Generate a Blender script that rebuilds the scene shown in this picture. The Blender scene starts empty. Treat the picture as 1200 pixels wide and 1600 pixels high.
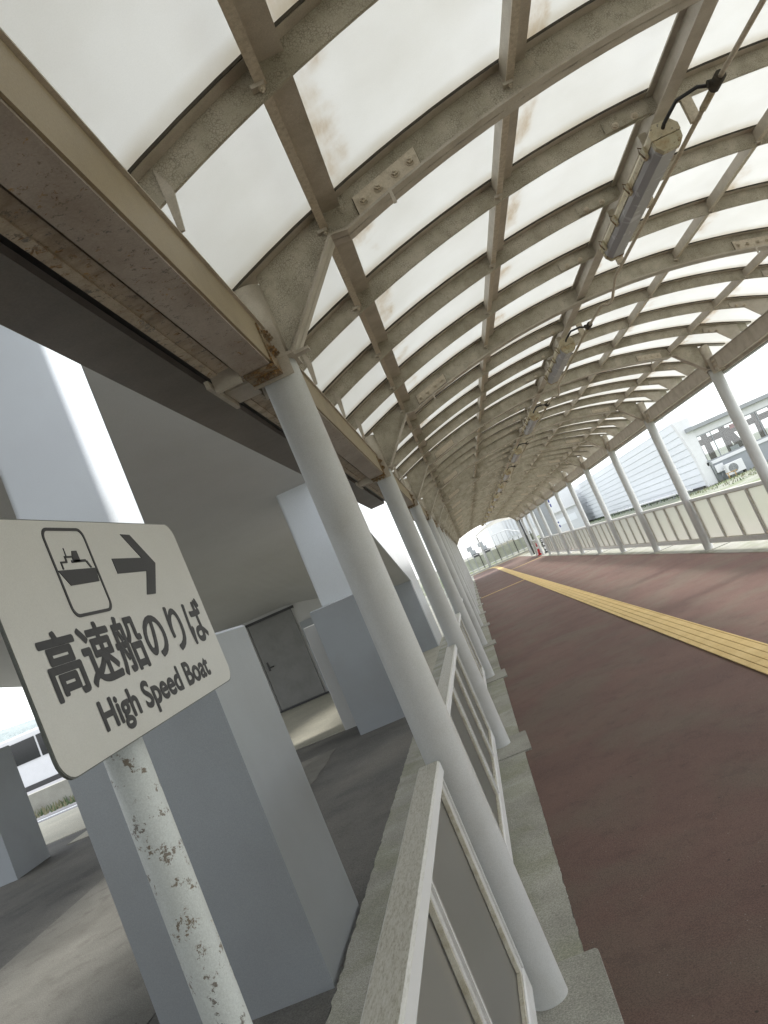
import bpy, bmesh, math, random
from mathutils import Vector, Matrix
random.seed(7)
R = math.radians
S = bpy.context.scene
COL = S.collection
# ------------------------------------------------------------------ camera
cam_d = bpy.data.cameras.new('camera'); cam = bpy.data.objects.new('camera', cam_d); COL.objects.link(cam)
yaw, pitch, roll = -0.0758, 0.0971, -0.4107
fw = Vector((math.sin(yaw)*math.cos(pitch), math.cos(yaw)*math.cos(pitch), math.sin(pitch)))
rt0 = Vector((math.cos(yaw), -math.sin(yaw), 0)); up0 = rt0.cross(fw)
rt = rt0*math.cos(roll) + up0*math.sin(roll); up = -rt0*math.sin(roll) + up0*math.cos(roll)
M = Matrix.Identity(4)
for i in range(3):
    M[i][0] = rt[i]; M[i][1] = up[i]; M[i][2] = -fw[i]
M[2][3] = 1.5
cam.matrix_world = M
cam_d.sensor_fit = 'HORIZONTAL'; cam_d.sensor_width = 36; cam_d.lens = 36
cam_d.clip_start = 0.05; cam_d.clip_end = 5000
S.camera = cam
# ------------------------------------------------------------------ sky, sun, exposure
SUN_EL, SUN_AZ = R(48), R(78)          # azimuth clockwise from +Y (walkway direction)
w = bpy.data.worlds.new('World'); S.world = w; w.use_nodes = True
nt = w.node_tree; bg = nt.nodes['Background']
sk = nt.nodes.new('ShaderNodeTexSky'); sk.sky_type = 'NISHITA'; sk.sun_disc = False
sk.sun_elevation = SUN_EL; sk.sun_rotation = SUN_AZ; sk.air_density = 1.0; sk.dust_density = 1.0; sk.ozone_density = 1.0
hs = nt.nodes.new('ShaderNodeHueSaturation'); hs.inputs['Saturation'].default_value = 0.45
nt.links.new(sk.outputs[0], hs.inputs['Color'])
veil = nt.nodes.new('ShaderNodeMix'); veil.data_type = 'RGBA'; veil.inputs[0].default_value = .5      # thin white overcast over the blue
nt.links.new(hs.outputs[0], veil.inputs[6]); veil.inputs[7].default_value = (10.4, 10.6, 10.9, 1)
nt.links.new(veil.outputs[2], bg.inputs[0])
bg.inputs[1].default_value = 0.15
sun_d = bpy.data.lights.new('sun', 'SUN'); sun_d.energy = 2.2; sun_d.angle = R(14); sun_d.color = (1, .97, .92)
sun = bpy.data.objects.new('sun', sun_d); COL.objects.link(sun)
sdir = Vector((math.sin(SUN_AZ)*math.cos(SUN_EL), math.cos(SUN_AZ)*math.cos(SUN_EL), math.sin(SUN_EL)))
sun.rotation_euler = sdir.to_track_quat('Z', 'Y').to_euler(); sun.location = (20, 5, 30)
S.view_settings.view_transform = 'Standard'; S.view_settings.look = 'None'
S.view_settings.exposure = 0.9; S.view_settings.gamma = 1
S.render.engine = 'CYCLES'
S.cycles.max_bounces = 10; S.cycles.diffuse_bounces = 6; S.cycles.transmission_bounces = 8; S.cycles.transparent_max_bounces = 12
S.cycles.use_denoising = True

# ------------------------------------------------------------------ measured layout (metres)
XL, XR, XC = -0.36, 3.76, 1.70         # column axes, ridge
BAY = 3.551; Y1 = 2.7785; SUB = BAY/4
N0, N1 = -4, 13                        # first and last column frame; row lengthened unseen behind camera to cut light
RAD = 5.36; ZAP = 3.183                 # roof underside: arc
def zr(x, off=0.0):
    return ZAP - RAD + math.sqrt(max((RAD+off)**2 - (x-XC)**2, 0.01))

# ------------------------------------------------------------------ materials
def newmat(name):
    m = bpy.data.materials.new(name); m.use_nodes = True
    return m, m.node_tree, m.node_tree.nodes['Principled BSDF']
def N(nt, t, **k):
    n = nt.nodes.new(t)
    for a, b in k.items():
        if a in n.inputs: n.inputs[a].default_value = b
        else: setattr(n, a, b)
    return n
def pos(nt, scale=(1, 1, 1)):
    g = N(nt, 'ShaderNodeNewGeometry'); v = N(nt, 'ShaderNodeVectorMath', operation='MULTIPLY')
    v.inputs[1].default_value = scale; nt.links.new(g.outputs['Position'], v.inputs[0]); return v.outputs[0]
def noise(nt, scale, detail=6, rough=.6, vec=None, stretch=(1, 1, 1), dist=0):
    n = N(nt, 'ShaderNodeTexNoise'); n.inputs['Scale'].default_value = scale; n.inputs['Detail'].default_value = detail
    n.inputs['Roughness'].default_value = rough; n.inputs['Distortion'].default_value = dist
    nt.links.new(vec or pos(nt, stretch), n.inputs['Vector']); return n.outputs[0]
def ramp(nt, fac, stops):
    r = N(nt, 'ShaderNodeValToRGB'); e = r.color_ramp.elements
    while len(e) < len(stops): e.new(.5)
    for i, (p, c) in enumerate(stops):
        e[i].position = p; e[i].color = (*c, 1) if len(c) == 3 else c
    nt.links.new(fac, r.inputs[0]); return r.outputs[0]
def mix(nt, fac, a, b, mode='MIX'):
    m = N(nt, 'ShaderNodeMix', data_type='RGBA', blend_type=mode)
    for s, v in ((0, fac), (6, a), (7, b)):
        if hasattr(v, 'node'): nt.links.new(v, m.inputs[s])
        elif isinstance(v, (int, float)): m.inputs[s].default_value = v
        else: m.inputs[s].default_value = (*v, 1)
    return m.outputs[2]
def mul(nt, a, b):
    m = N(nt, 'ShaderNodeMath', operation='MULTIPLY')
    for i, v in enumerate((a, b)):
        if hasattr(v, 'node'): nt.links.new(v, m.inputs[i])
        else: m.inputs[i].default_value = v
    return m.outputs[0]
def bump(nt, bs, h, strength, dist=.01):
    b = N(nt, 'ShaderNodeBump'); b.inputs['Strength'].default_value = strength; b.inputs['Distance'].default_value = dist
    nt.links.new(h, b.inputs['Height']); nt.links.new(b.outputs[0], bs.inputs['Normal'])
W3 = lambda v: (v, v, v)
def paint(name, base, dirt=None, dirt_amt=.5, dscale=9, fine=220, rough=.55, bmp=.25, rust=0, chips=0, stretch=(1, 1, 1), bdist=.004):
    m, nt, b = newmat(name)
    dirt = dirt or tuple(c*.55 for c in base)
    f1 = ramp(nt, noise(nt, dscale, 8, .65, stretch=stretch), [(.42, W3(0)), (.68, W3(1))])
    c = mix(nt, mul(nt, f1, dirt_amt), base, dirt)
    f2 = ramp(nt, noise(nt, fine, 4, .7), [(.35, W3(.86)), (.65, W3(1.06))])
    c = mix(nt, 1.0, c, f2, 'MULTIPLY')
    if rust:
        fr = ramp(nt, noise(nt, 26, 9, .75, dist=.6), [(.66-rust*.1, W3(0)), (.70-rust*.1, W3(1))])
        rc = ramp(nt, noise(nt, 90, 4), [(.35, (.10, .05, .025)), (.65, (.33, .19, .06))])
        c = mix(nt, fr, c, rc)
    if chips:
        g = noise(nt, 42, 2, .5)
        f = noise(nt, 210, 6, .75)
        a = N(nt, 'ShaderNodeMath', operation='ADD'); nt.links.new(g, a.inputs[0]); nt.links.new(f, a.inputs[1])
        fr = ramp(nt, a.outputs[0], [(.5, W3(0)), (1.0, W3(0))])
        cr = nt.nodes[-1]; e = cr.color_ramp.elements
        mr = N(nt, 'ShaderNodeMapRange'); nt.links.new(a.outputs[0], mr.inputs[0])
        mr.inputs[1].default_value = 1.20-chips*.1; mr.inputs[2].default_value = 1.24-chips*.1
        rc = ramp(nt, noise(nt, 7, 3), [(.42, (.17, .16, .145)), (.60, (.20, .155, .10)), (.68, (.40, .24, .07))])
        c = mix(nt, mr.outputs[0], c, rc)
    nt.links.new(c, b.inputs['Base Color'])
    b.inputs['Roughness'].default_value = rough
    bump(nt, b, noise(nt, fine*.45, 6, .75), bmp, bdist)
    return m

MT = {}
MT['beam'] = paint('beige_steel_paint', (.52, .47, .395), (.35, .305, .235), .75, 7, 260, .5, .35, bdist=.003)
def scaly():
    m, nt, b = newmat('scaly_beige_paint')
    f1 = ramp(nt, noise(nt, 6, 8, .6), [(.38, W3(0)), (.62, W3(1))])
    c = mix(nt, f1, (.55, .505, .41), (.39, .355, .27))
    v = N(nt, 'ShaderNodeTexVoronoi', feature='DISTANCE_TO_EDGE'); v.inputs['Scale'].default_value = 120
    vv = N(nt, 'ShaderNodeVectorMath', operation='ADD'); nz = N(nt, 'ShaderNodeTexNoise'); nz.inputs['Scale'].default_value = 40
    nt.links.new(pos(nt), nz.inputs[0]); sc = N(nt, 'ShaderNodeVectorMath', operation='SCALE'); sc.inputs[3].default_value = .02
    nt.links.new(nz.outputs[1], sc.inputs[0]); nt.links.new(pos(nt), vv.inputs[0]); nt.links.new(sc.outputs[0], vv.inputs[1])
    nt.links.new(vv.outputs[0], v.inputs['Vector'])
    ed = ramp(nt, v.outputs[0], [(.0, W3(.0)), (.12, W3(1))])
    pt = ramp(nt, noise(nt, 17, 5), [(.40, W3(.12)), (.55, W3(.6))])
    inv = N(nt, 'ShaderNodeMath', operation='SUBTRACT'); inv.inputs[0].default_value = 1; nt.links.new(ed, inv.inputs[1])
    c = mix(nt, mul(nt, inv.outputs[0], pt), c, (.09, .075, .05))
    c = mix(nt, 1.0, c, ramp(nt, noise(nt, 400, 3, .7), [(.3, W3(.8)), (.7, W3(1.12))]), 'MULTIPLY')
    nt.links.new(c, b.inputs['Base Color']); b.inputs['Roughness'].default_value = .62
    bump(nt, b, noise(nt, 150, 6, .8), .6, .004)
    return m
MT['web'] = scaly()
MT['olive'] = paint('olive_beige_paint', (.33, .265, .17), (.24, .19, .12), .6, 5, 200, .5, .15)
MT['eave'] = paint('grimy_pinkish_paint', (.44, .385, .335), (.31, .25, .20), .9, 6, 200, .5, .3, rust=.6, chips=.45, stretch=(1, .5, 1))
MT['gutter'] = paint('grimy_gutter_paint', (.46, .39, .30), (.28, .22, .15), 1.0, 9, 200, .55, .3, rust=.8, chips=.7, stretch=(1, 1.8, 1))
MT['rust'] = paint('rusted_bolts', (.30, .24, .16), (.12, .08, .045), 1, 30, 200, .8, .8, rust=1.6, bdist=.008)
MT['bolt'] = paint('painted_bolts', (.60, .53, .42), (.36, .30, .21), .6, 60, 300, .5, .3)
MT['column'] = paint('white_column_paint', (.53, .54, .535), (.46, .46, .435), .6, 5, 330, .42, .12, bdist=.002)
MT['rail'] = paint('white_rail_paint', (.66, .66, .65), (.52, .51, .47), .6, 14, 500, .42, .15, bdist=.001)
def railcap():
    m, nt, b = newmat('weathered_rail_cap')
    c = ramp(nt, noise(nt, 260, 4, .8, stretch=(1, .18, 1)), [(.34, (.34, .32, .25)), (.5, (.54, .53, .47)), (.7, (.64, .63, .60))])
    geo = N(nt, 'ShaderNodeNewGeometry'); sp = N(nt, 'ShaderNodeSeparateXYZ'); nt.links.new(geo.outputs['Normal'], sp.inputs[0])
    up_ = ramp(nt, sp.outputs[2], [(.5, W3(0)), (.9, W3(1))])
    c = mix(nt, up_, (.66, .67, .67), c)
    nt.links.new(c, b.inputs['Base Color']); b.inputs['Roughness'].default_value = .5
    bump(nt, b, noise(nt, 500, 4), .2, .001); return m
MT['cap'] = railcap()
MT['bead'] = paint('yellowed_bead', (.56, .54, .46), (.34, .30, .20), .8, 30, 400, .6, .3)
MT['gasket'] = paint('black_gasket', (.05, .045, .035), (.09, .075, .05), .7, 25, 300, .8, .3)
MT['post'] = paint('chipped_post_paint', (.60, .64, .635), (.52, .55, .54), .6, 6, 400, .42, .25, chips=.60)
MT['signback'] = paint('dark_sign_edge', (.12, .13, .12), None, .3)
MT['bwhite'] = paint('building_white_paint', (.66, .68, .70), (.60, .62, .64), .5, 2.2, 500, .6, .12)
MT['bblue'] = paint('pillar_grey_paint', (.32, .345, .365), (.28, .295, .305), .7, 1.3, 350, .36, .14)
MT['shaft'] = paint('pillar_lit_paint', (.64, .68, .71), (.59, .62, .65), .6, 1.5, 350, .4, .12)  # shafts made paler than plinths: skylight from the slot put into the colour
MT['soffit'] = paint('soffit_paint', (.58, .58, .565), (.52, .52, .50), .6, 1.2, 200, .7, .1)
MT['girder'] = paint('grey_girder_paint', (.21, .185, .155), (.15, .13, .11), .8, 3, 150, .5, .2)
MT['door'] = paint('door_paint', (.22, .22, .21), (.16, .16, .15), .7, 3, 200, .5, .1)
MT['darkmetal'] = paint('dark_metal', (.05, .05, .05), None, .4)
MT['black'] = paint('black_rubber', (.02, .02, .022), None, .3, rough=.45)

def sheet():
    m, nt, b = newmat('translucent_roof_sheet')
    out = nt.nodes['Material Output']; nt.nodes.remove(b)
    geo = N(nt, 'ShaderNodeNewGeometry'); sp = N(nt, 'ShaderNodeSeparateXYZ'); nt.links.new(geo.outputs['Position'], sp.inputs[0])
    c = mix(nt, ramp(nt, noise(nt, 1.6, 5, .6), [(.35, W3(0)), (.7, W3(1))]), (.79, .795, .775), (.73, .73, .70))
    c = mix(nt, 1.0, c, ramp(nt, noise(nt, 300, 2, .5), [(.2, W3(.965)), (.8, W3(1.02))]), 'MULTIPLY')
    # water stains hugging the right side of each purlin and the joints
    px = N(nt, 'ShaderNodeMath', operation='ADD'); px.inputs[1].default_value = -0.10+8.4; nt.links.new(sp.outputs[0], px.inputs[0])
    md = N(nt, 'ShaderNodeMath', operation='MODULO'); md.inputs[1].default_value = .84; nt.links.new(px.outputs[0], md.inputs[0])
    wob = N(nt, 'ShaderNodeMath', operation='ADD'); nt.links.new(md.outputs[0], wob.inputs[0])
    nt.links.new(mul(nt, noise(nt, 5, 4, .7, stretch=(.6, 1, 1)), -.16), wob.inputs[1])
    near = ramp(nt, wob.outputs[0], [(.0, W3(1)), (.03, W3(.0))])
    st = ramp(nt, noise(nt, 3.2, 4, .6, stretch=(1, 1, 1)), [(.42, W3(0)), (.6, W3(1))])
    fine = ramp(nt, noise(nt, 34, 6, .7, stretch=(1, .25, 1)), [(.35, W3(.25)), (.6, W3(1))])
    s = mul(nt, mul(nt, near, st), fine)
    c = mix(nt, mul(nt, s, .6), c, (.52, .43, .31))
    py = N(nt, 'ShaderNodeMath', operation='ADD'); py.inputs[1].default_value = -(Y1)+SUB*20; nt.links.new(sp.outputs[1], py.inputs[0])
    m2 = N(nt, 'ShaderNodeMath', operation='MODULO'); m2.inputs[1].default_value = SUB; nt.links.new(py.outputs[0], m2.inputs[0])
    pp = N(nt, 'ShaderNodeMath', operation='PINGPONG'); pp.inputs[1].default_value = SUB/2; nt.links.new(m2.outputs[0], pp.inputs[0])
    e2 = ramp(nt, pp.outputs[0], [(.055, W3(1)), (.13, W3(0))])
    c = mix(nt, mul(nt, mul(nt, e2, noise(nt, 8, 5)), .75), c, (.50, .45, .35))
    tr = N(nt, 'ShaderNodeBsdfTranslucent'); df = N(nt, 'ShaderNodeBsdfDiffuse'); gl = N(nt, 'ShaderNodeBsdfGlossy'); gl.inputs['Roughness'].default_value = .3
    nt.links.new(c, tr.inputs[0]); nt.links.new(c, df.inputs[0])
    mx = N(nt, 'ShaderNodeMixShader'); mx.inputs[0].default_value = .30
    nt.links.new(tr.outputs[0], mx.inputs[1]); nt.links.new(df.outputs[0], mx.inputs[2])
    m3 = N(nt, 'ShaderNodeMixShader'); m3.inputs[0].default_value = .03
    nt.links.new(mx.outputs[0], m3.inputs[1]); nt.links.new(gl.outputs[0], m3.inputs[2])
    nt.links.new(m3.outputs[0], out.inputs[0]); return m
MT['sheet'] = sheet()
def pane():
    m, nt, b = newmat('acrylic_pane')
    out = nt.nodes['Material Output']
    c = mix(nt, noise(nt, 5, 6), (.66, .65, .62), (.52, .515, .48))
    nt.links.new(c, b.inputs['Base Color']); b.inputs['Roughness'].default_value = .22
    tr = N(nt, 'ShaderNodeBsdfTranslucent'); nt.links.new(c, tr.inputs[0])
    rf = N(nt, 'ShaderNodeBsdfRefraction'); rf.inputs['IOR'].default_value = 1.05; rf.inputs['Roughness'].default_value = .42; rf.inputs[0].default_value = (.95, .935, .92, 1)
    a = N(nt, 'ShaderNodeMixShader'); a.inputs[0].default_value = .5
    nt.links.new(b.outputs[0], a.inputs[1]); nt.links.new(tr.outputs[0], a.inputs[2])
    d = N(nt, 'ShaderNodeMixShader'); d.inputs[0].default_value = .80
    nt.links.new(a.outputs[0], d.inputs[1]); nt.links.new(rf.outputs[0], d.inputs[2])
    nt.links.new(d.outputs[0], out.inputs[0]); return m
MT['pane'] = pane()
def ground_mat(name, stops, scale, fine, rough=.85, bmp=.5, patches=None, stretch=(1, 1, 1), cracks=False, specks=None, dark=None):
    m, nt, b = newmat(name)
    c = ramp(nt, noise(nt, scale, 8, .62, stretch=stretch), stops)
    if patches:
        c = mix(nt, mul(nt, ramp(nt, noise(nt, patches[0], 5, .6, dist=.4), [(.45, W3(0)), (.62, W3(1))]), patches[2]), c, patches[1])
    c = mix(nt, 1.0, c, ramp(nt, noise(nt, fine, 3, .75), [(.3, W3(.60)), (.7, W3(1.40))]), 'MULTIPLY')
    if specks:
        v = N(nt, 'ShaderNodeTexVoronoi'); v.inputs['Scale'].default_value = specks[0]; nt.links.new(pos(nt), v.inputs['Vector'])
        f = ramp(nt, v.outputs['Distance'], [(.07, W3(1)), (.10, W3(0))])
        g = ramp(nt, noise(nt, 9, 3), [(.5, W3(0)), (.56, W3(1))])
        c = mix(nt, mul(nt, f, g), c, specks[1])
    if dark:
        v = N(nt, 'ShaderNodeTexVoronoi'); v.inputs['Scale'].default_value = dark[0]; nt.links.new(pos(nt), v.inputs['Vector'])
        f = ramp(nt, v.outputs['Distance'], [(.05, W3(1)), (.085, W3(0))]); g = ramp(nt, noise(nt, 5, 3), [(.56, W3(0)), (.60, W3(1))])
        c = mix(nt, mul(nt, mul(nt, f, g), .8), c, dark[1])
        c = mix(nt, mul(nt, ramp(nt, noise(nt, 5.5, 7, .7), [(.52, W3(0)), (.70, W3(1))]), .35), c, (.060, .040, .034))
    if cracks:
        v = N(nt, 'ShaderNodeTexVoronoi', feature='DISTANCE_TO_EDGE'); v.inputs['Scale'].default_value = .45
        nz = N(nt, 'ShaderNodeTexNoise'); nz.inputs['Scale'].default_value = 3; nt.links.new(pos(nt), nz.inputs[0])
        sc = N(nt, 'ShaderNodeVectorMath', operation='MULTIPLY_ADD'); sc.inputs[1].default_value = (.5, .5, .5)
        nt.links.new(nz.outputs[1], sc.inputs[0]); nt.links.new(pos(nt), sc.inputs[2]); nt.links.new(sc.outputs[0], v.inputs['Vector'])
        c = mix(nt, ramp(nt, v.outputs[0], [(.0, W3(.7)), (.006, W3(0))]), c, (.10, .09, .08))
    nt.links.new(c, b.inputs['Base Color']); b.inputs['Roughness'].default_value = rough
    b.inputs['Specular IOR Level'].default_value = .3
    bump(nt, b, noise(nt, fine*.8, 5, .8), bmp, .006); return m
MT['red'] = ground_mat('red_asphalt', [(.30, (.118, .072, .060)), (.5, (.150, .091, .075)), (.72, (.176, .110, .090))], .8, 190, .8, .8,
                       patches=(1.1, (.150, .122, .094), .6), specks=(30, (.26, .22, .19)), dark=(11, (.035, .028, .024)))
MT['conc'] = ground_mat('pavement_concrete', [(.3, (.27, .265, .23)), (.55, (.37, .365, .32)), (.75, (.43, .425, .38))], 1.8, 130, .85, .4,
                        patches=(2.4, (.25, .26, .18), .65))
MT['footing'] = ground_mat('footing_concrete', [(.3, (.28, .275, .24)), (.7, (.38, .375, .33))], 3, 150, .85, .4)
MT['asphalt'] = ground_mat('old_asphalt', [(.3, (.085, .085, .080)), (.55, (.145, .142, .130)), (.75, (.21, .205, .19))], .7, 120, .85, .9,
                           patches=(.5, (.21, .20, .175), .65), specks=(12, (.30, .29, .26)))
MT['slab'] = ground_mat('worn_yard_slab', [(.3, (.17, .165, .145)), (.55, (.22, .215, .19)), (.75, (.27, .26, .23))], .9, 120, .85, .7, patches=(.8, (.13, .125, .11), .5), dark=(9, (.06, .055, .045)))
MT['apron'] = ground_mat('apron_concrete', [(.3, (.36, .35, .29)), (.7, (.46, .44, .36))], 1.0, 90, .85, .3)
MT['road'] = ground_mat('road_asphalt', [(.3, (.20, .20, .21)), (.7, (.27, .27, .28))], .5, 60)
MT['gravel'] = ground_mat('weedy_gravel', [(.3, (.16, .18, .13)), (.5, (.26, .27, .22)), (.7, (.36, .36, .32))], .9, 30, .95, .8, patches=(.4, (.16, .20, .09), .7))
MT['terrain'] = ground_mat('dull_ground', [(.3, (.16, .17, .13)), (.7, (.28, .28, .24))], .15, 12)
def tactile():
    m, nt, b = newmat('yellow_tactile_tile')
    c = ramp(nt, noise(nt, 3, 8, .7), [(.3, (.52, .36, .13)), (.6, (.64, .47, .20)), (.8, (.68, .53, .27))])
    c = mix(nt, 1., c, ramp(nt, noise(nt, 200, 3, .7), [(.3, W3(.8)), (.7, W3(1.1))]), 'MULTIPLY')
    nt.links.new(c, b.inputs['Base Color']); b.inputs['Roughness'].default_value = .7
    bump(nt, b, noise(nt, 160, 4), .3, .003); return m
MT['yellow'] = tactile()
MT['ygroove'] = paint('tile_groove', (.20, .13, .05), (.13, .09, .04), .6)
def siding():
    m, nt, b = newmat('white_siding')
    b.inputs['Roughness'].default_value = .5
    c = mix(nt, noise(nt, .5, 5), (.74, .77, .81), (.78, .81, .84)); nt.links.new(c, b.inputs['Base Color']); return m
MT['siding'] = siding()
MT['glassdark'] = paint('dark_glass', (.015, .017, .02), None, .2, rough=.08, bmp=0)
def clearglass():
    m, nt, b = newmat('window_glass'); out = nt.nodes['Material Output']
    gl = N(nt, 'ShaderNodeBsdfGlossy'); gl.inputs['Roughness'].default_value = .02
    tp = N(nt, 'ShaderNodeBsdfTransparent'); tp.inputs[0].default_value = (.9, .93, .93, 1)
    a = N(nt, 'ShaderNodeMixShader'); a.inputs[0].default_value = .12
    nt.links.new(tp.outputs[0], a.inputs[1]); nt.links.new(gl.outputs[0], a.inputs[2]); nt.links.new(a.outputs[0], out.inputs[0]); return m
MT['glass'] = clearglass()
MT['brown'] = paint('brown_timber', (.075, .036, .026), (.05, .027, .02), .6, 4)
MT['tan'] = paint('tan_timber', (.50, .33, .16), None, .3)
MT['redpaint'] = paint('red_plastic', (.55, .02, .03), (.45, .02, .02), .5)
MT['orange'] = paint('orange_chevron', (.8, .10, .03), None, .1)
MT['white'] = paint('plain_white_paint', (.75, .76, .77), (.65, .66, .66), .4, 4)
MT['midgrey'] = paint('mid_grey_paint', (.33, .35, .36), (.27, .28, .29), .5, 4)
MT['blue'] = paint('blue_cloth', (.02, .03, .22), None, .3)
MT['ink'] = paint('sign_lettering', (.010, .010, .012), (.016, .015, .018), .5, 20, 300, .5, .05)
def signface():
    m, nt, b = newmat('sign_face')
    c = mix(nt, noise(nt, 9, 6), (.48, .48, .45), (.53, .53, .50))
    c = mix(nt, 1., c, ramp(nt, noise(nt, 700, 2), [(.3, W3(.93)), (.7, W3(1.05))]), 'MULTIPLY')
    nt.links.new(c, b.inputs['Base Color']); b.inputs['Roughness'].default_value = .33
    bump(nt, b, noise(nt, 14, 3, .5, stretch=(1, .5, 2)), .10, .004); return m
MT['sign'] = signface()
def diffuser():
    m, nt, b = newmat('lamp_diffuser')
    b.inputs['Base Color'].default_value = (.52, .51, .54, 1); b.inputs['Roughness'].default_value = .4
    f = ramp(nt, noise(nt, 9, 3, .5, dist=1.5), [(.60, W3(0)), (.64, W3(1))])
    nt.links.new(mix(nt, f, (.32, .31, .32), (.46, .46, .47)), b.inputs['Base Color'])
    b.inputs['Transmission Weight'].default_value = 0.0
    return m
MT['diffuser'] = diffuser()
MT['lamp'] = paint('yellowed_lamp_housing', (.56, .50, .35), (.36, .28, .16), .8, 14, 200, .45, .2, rust=.5, chips=.5)
MT['lampend'] = paint('rusty_lamp_end', (.52, .48, .33), (.34, .22, .10), .9, 16, 200, .5, .3, rust=1.0)
MT['hill'] = ground_mat('distant_hill', [(.3, (.20, .24, .24)), (.7, (.30, .34, .34))], .01, .5)
MT['leaf'] = paint('leaf_green', (.07, .12, .04), (.04, .07, .02), .8, 20)
MT['drygrass'] = paint('dry_grass', (.22, .20, .11), (.12, .13, .06), .8, 9)

# ------------------------------------------------------------------ mesh helpers
class MB:
    def __init__(s): s.v = []; s.f = []; s.m = []; s.mats = []; s.sm = []
    def mi(s, mat):
        if mat not in s.mats: s.mats.append(mat)
        return s.mats.index(mat)
    def face(s, pts, mat, smooth=False):
        b = len(s.v); s.v += [tuple(p) for p in pts]; s.f.append(tuple(range(b, b+len(pts)))); s.m.append(s.mi(mat)); s.sm.append(smooth)
    def grid(s, rings, mat, closed=True, caps=True, smooth=False):
        b = len(s.v); n = len(rings[0]); k = s.mi(mat)
        for r in rings: s.v += [tuple(p) for p in r]
        for i in range(len(rings)-1):
            for j in range(n if closed else n-1):
                j2 = (j+1) % n
                s.f.append((b+i*n+j, b+i*n+j2, b+(i+1)*n+j2, b+(i+1)*n+j)); s.m.append(k); s.sm.append(smooth)
        if caps and closed:
            s.f.append(tuple(b+j for j in reversed(range(n)))); s.m.append(k); s.sm.append(False)
            e = b+(len(rings)-1)*n
            s.f.append(tuple(e+j for j in range(n))); s.m.append(k); s.sm.append(False)
    def box(s, x0, x1, y0, y1, z0, z1, mat):
        s.grid([[(x0, y0, z0), (x1, y0, z0), (x1, y1, z0), (x0, y1, z0)], [(x0, y0, z1), (x1, y0, z1), (x1, y1, z1), (x0, y1, z1)]], mat)
    def cbox(s, x0, x1, y0, y1, z0, z1, mat, c=.004):      # chamfered vertical and horizontal edges along all sides
        def ring(z, e): return [(x0+e+c, y0+e, z), (x1-e-c, y0+e, z), (x1-e, y0+e+c, z), (x1-e, y1-e-c, z), (x1-e-c, y1-e, z), (x0+e+c, y1-e, z), (x0+e, y1-e-c, z), (x0+e, y0+e+c, z)]
        s.grid([ring(z0, c), ring(z0+c, 0), ring(z1-c, 0), ring(z1, c)], mat)
    def tube(s, path, r, mat, n=12, caps=True, r2=None):
        P = [Vector(p) for p in path]; rings = []; ref = None
        for i, p in enumerate(P):
            d = (P[min(i+1, len(P)-1)]-P[max(i-1, 0)]).normalized()
            if ref is None: ref = Vector((0, 0, 1)) if abs(d.z) < .9 else Vector((1, 0, 0))
            a = d.cross(ref).normalized(); bb = d.cross(a).normalized(); ref = -bb if False else ref
            rr = r if r2 is None else r+(r2-r)*i/(len(P)-1)
            rings.append([p+rr*(math.cos(t)*a+math.sin(t)*bb) for t in [2*math.pi*k/n for k in range(n)]])
        s.grid(rings, mat, True, caps, True)
    def prism(s, poly, axis, a, b, mat):        # poly in the two other axes, extruded a..b along axis
        def P(u, v, t): return {0: (t, u, v), 1: (u, t, v), 2: (u, v, t)}[axis]
        s.grid([[P(u, v, a) for u, v in poly], [P(u, v, b) for u, v in poly]], mat)
    def strip(s, pts, y0, y1, t, mat):           # plate following a path in XZ, thickness t along the normal (outwards = left of path)
        rings = []
        for i, (x, z) in enumerate(pts):
            x1, z1 = pts[max(i-1, 0)]; x2, z2 = pts[min(i+1, len(pts)-1)]
            l = math.hypot(x2-x1, z2-z1); nx, nz = -(z2-z1)/l, (x2-x1)/l
            rings.append([(x, y0, z), (x, y1, z), (x+nx*t, y1, z+nz*t), (x+nx*t, y0, z+nz*t)])
        s.grid(rings, mat)
    def hexbolt(s, p, axis, r, h, mat):          # washer, hexagonal nut, stub
        p = Vector(p); ax = Vector(axis).normalized()
        for rr, a0, a1, n in ((r*1.35, 0, h*.18, 12), (r, h*.18, h*.75, 6), (r*.5, h*.75, h*1.15, 8)):
            ref = Vector((0, 0, 1)) if abs(ax.z) < .9 else Vector((1, 0, 0))
            a = ax.cross(ref).normalized(); b = ax.cross(a)
            s.grid([[p+ax*q+rr*(math.cos(t)*a+math.sin(t)*b) for t in [2*math.pi*k/n+.3 for k in range(n)]] for q in (a0, a1)], mat)
    def build(s, name, parent=None, loc=None, bevel=0, mesh=None):
        me = bpy.data.meshes.new(name); me.from_pydata(s.v, [], s.f)
        for m in s.mats: me.materials.append(m)
        me.polygons.foreach_set('material_index', s.m); me.polygons.foreach_set('use_smooth', s.sm)
        bm = bmesh.new(); bm.from_mesh(me); bmesh.ops.recalc_face_normals(bm, faces=bm.faces); bm.to_mesh(me); bm.free()
        me.update()
        o = bpy.data.objects.new(name, me); COL.objects.link(o)
        if parent: o.parent = parent
        if loc: o.location = loc
        if bevel:
            b = o.modifiers.new('bevel', 'BEVEL'); b.width = bevel; b.segments = 2; b.limit_method = 'ANGLE'; b.angle_limit = R(50)
        return o
def tag(o, label=None, cat=None, group=None, kind=None):
    if label: o['label'] = label
    if cat: o['category'] = cat
    if group: o['group'] = group
    if kind: o['kind'] = kind
    return o
def empty(name, loc, label, cat, group=None, rz=0):
    o = bpy.data.objects.new(name, None); COL.objects.link(o); o.location = loc; o.rotation_euler = (0, 0, rz)
    o.empty_display_size = .1
    return tag(o, label, cat, group)
def copy_tree(o, parent=None):
    c = o.copy(); COL.objects.link(c)
    if parent: c.parent = parent
    for ch in list(o.children): copy_tree(ch, c)
    return c
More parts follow.
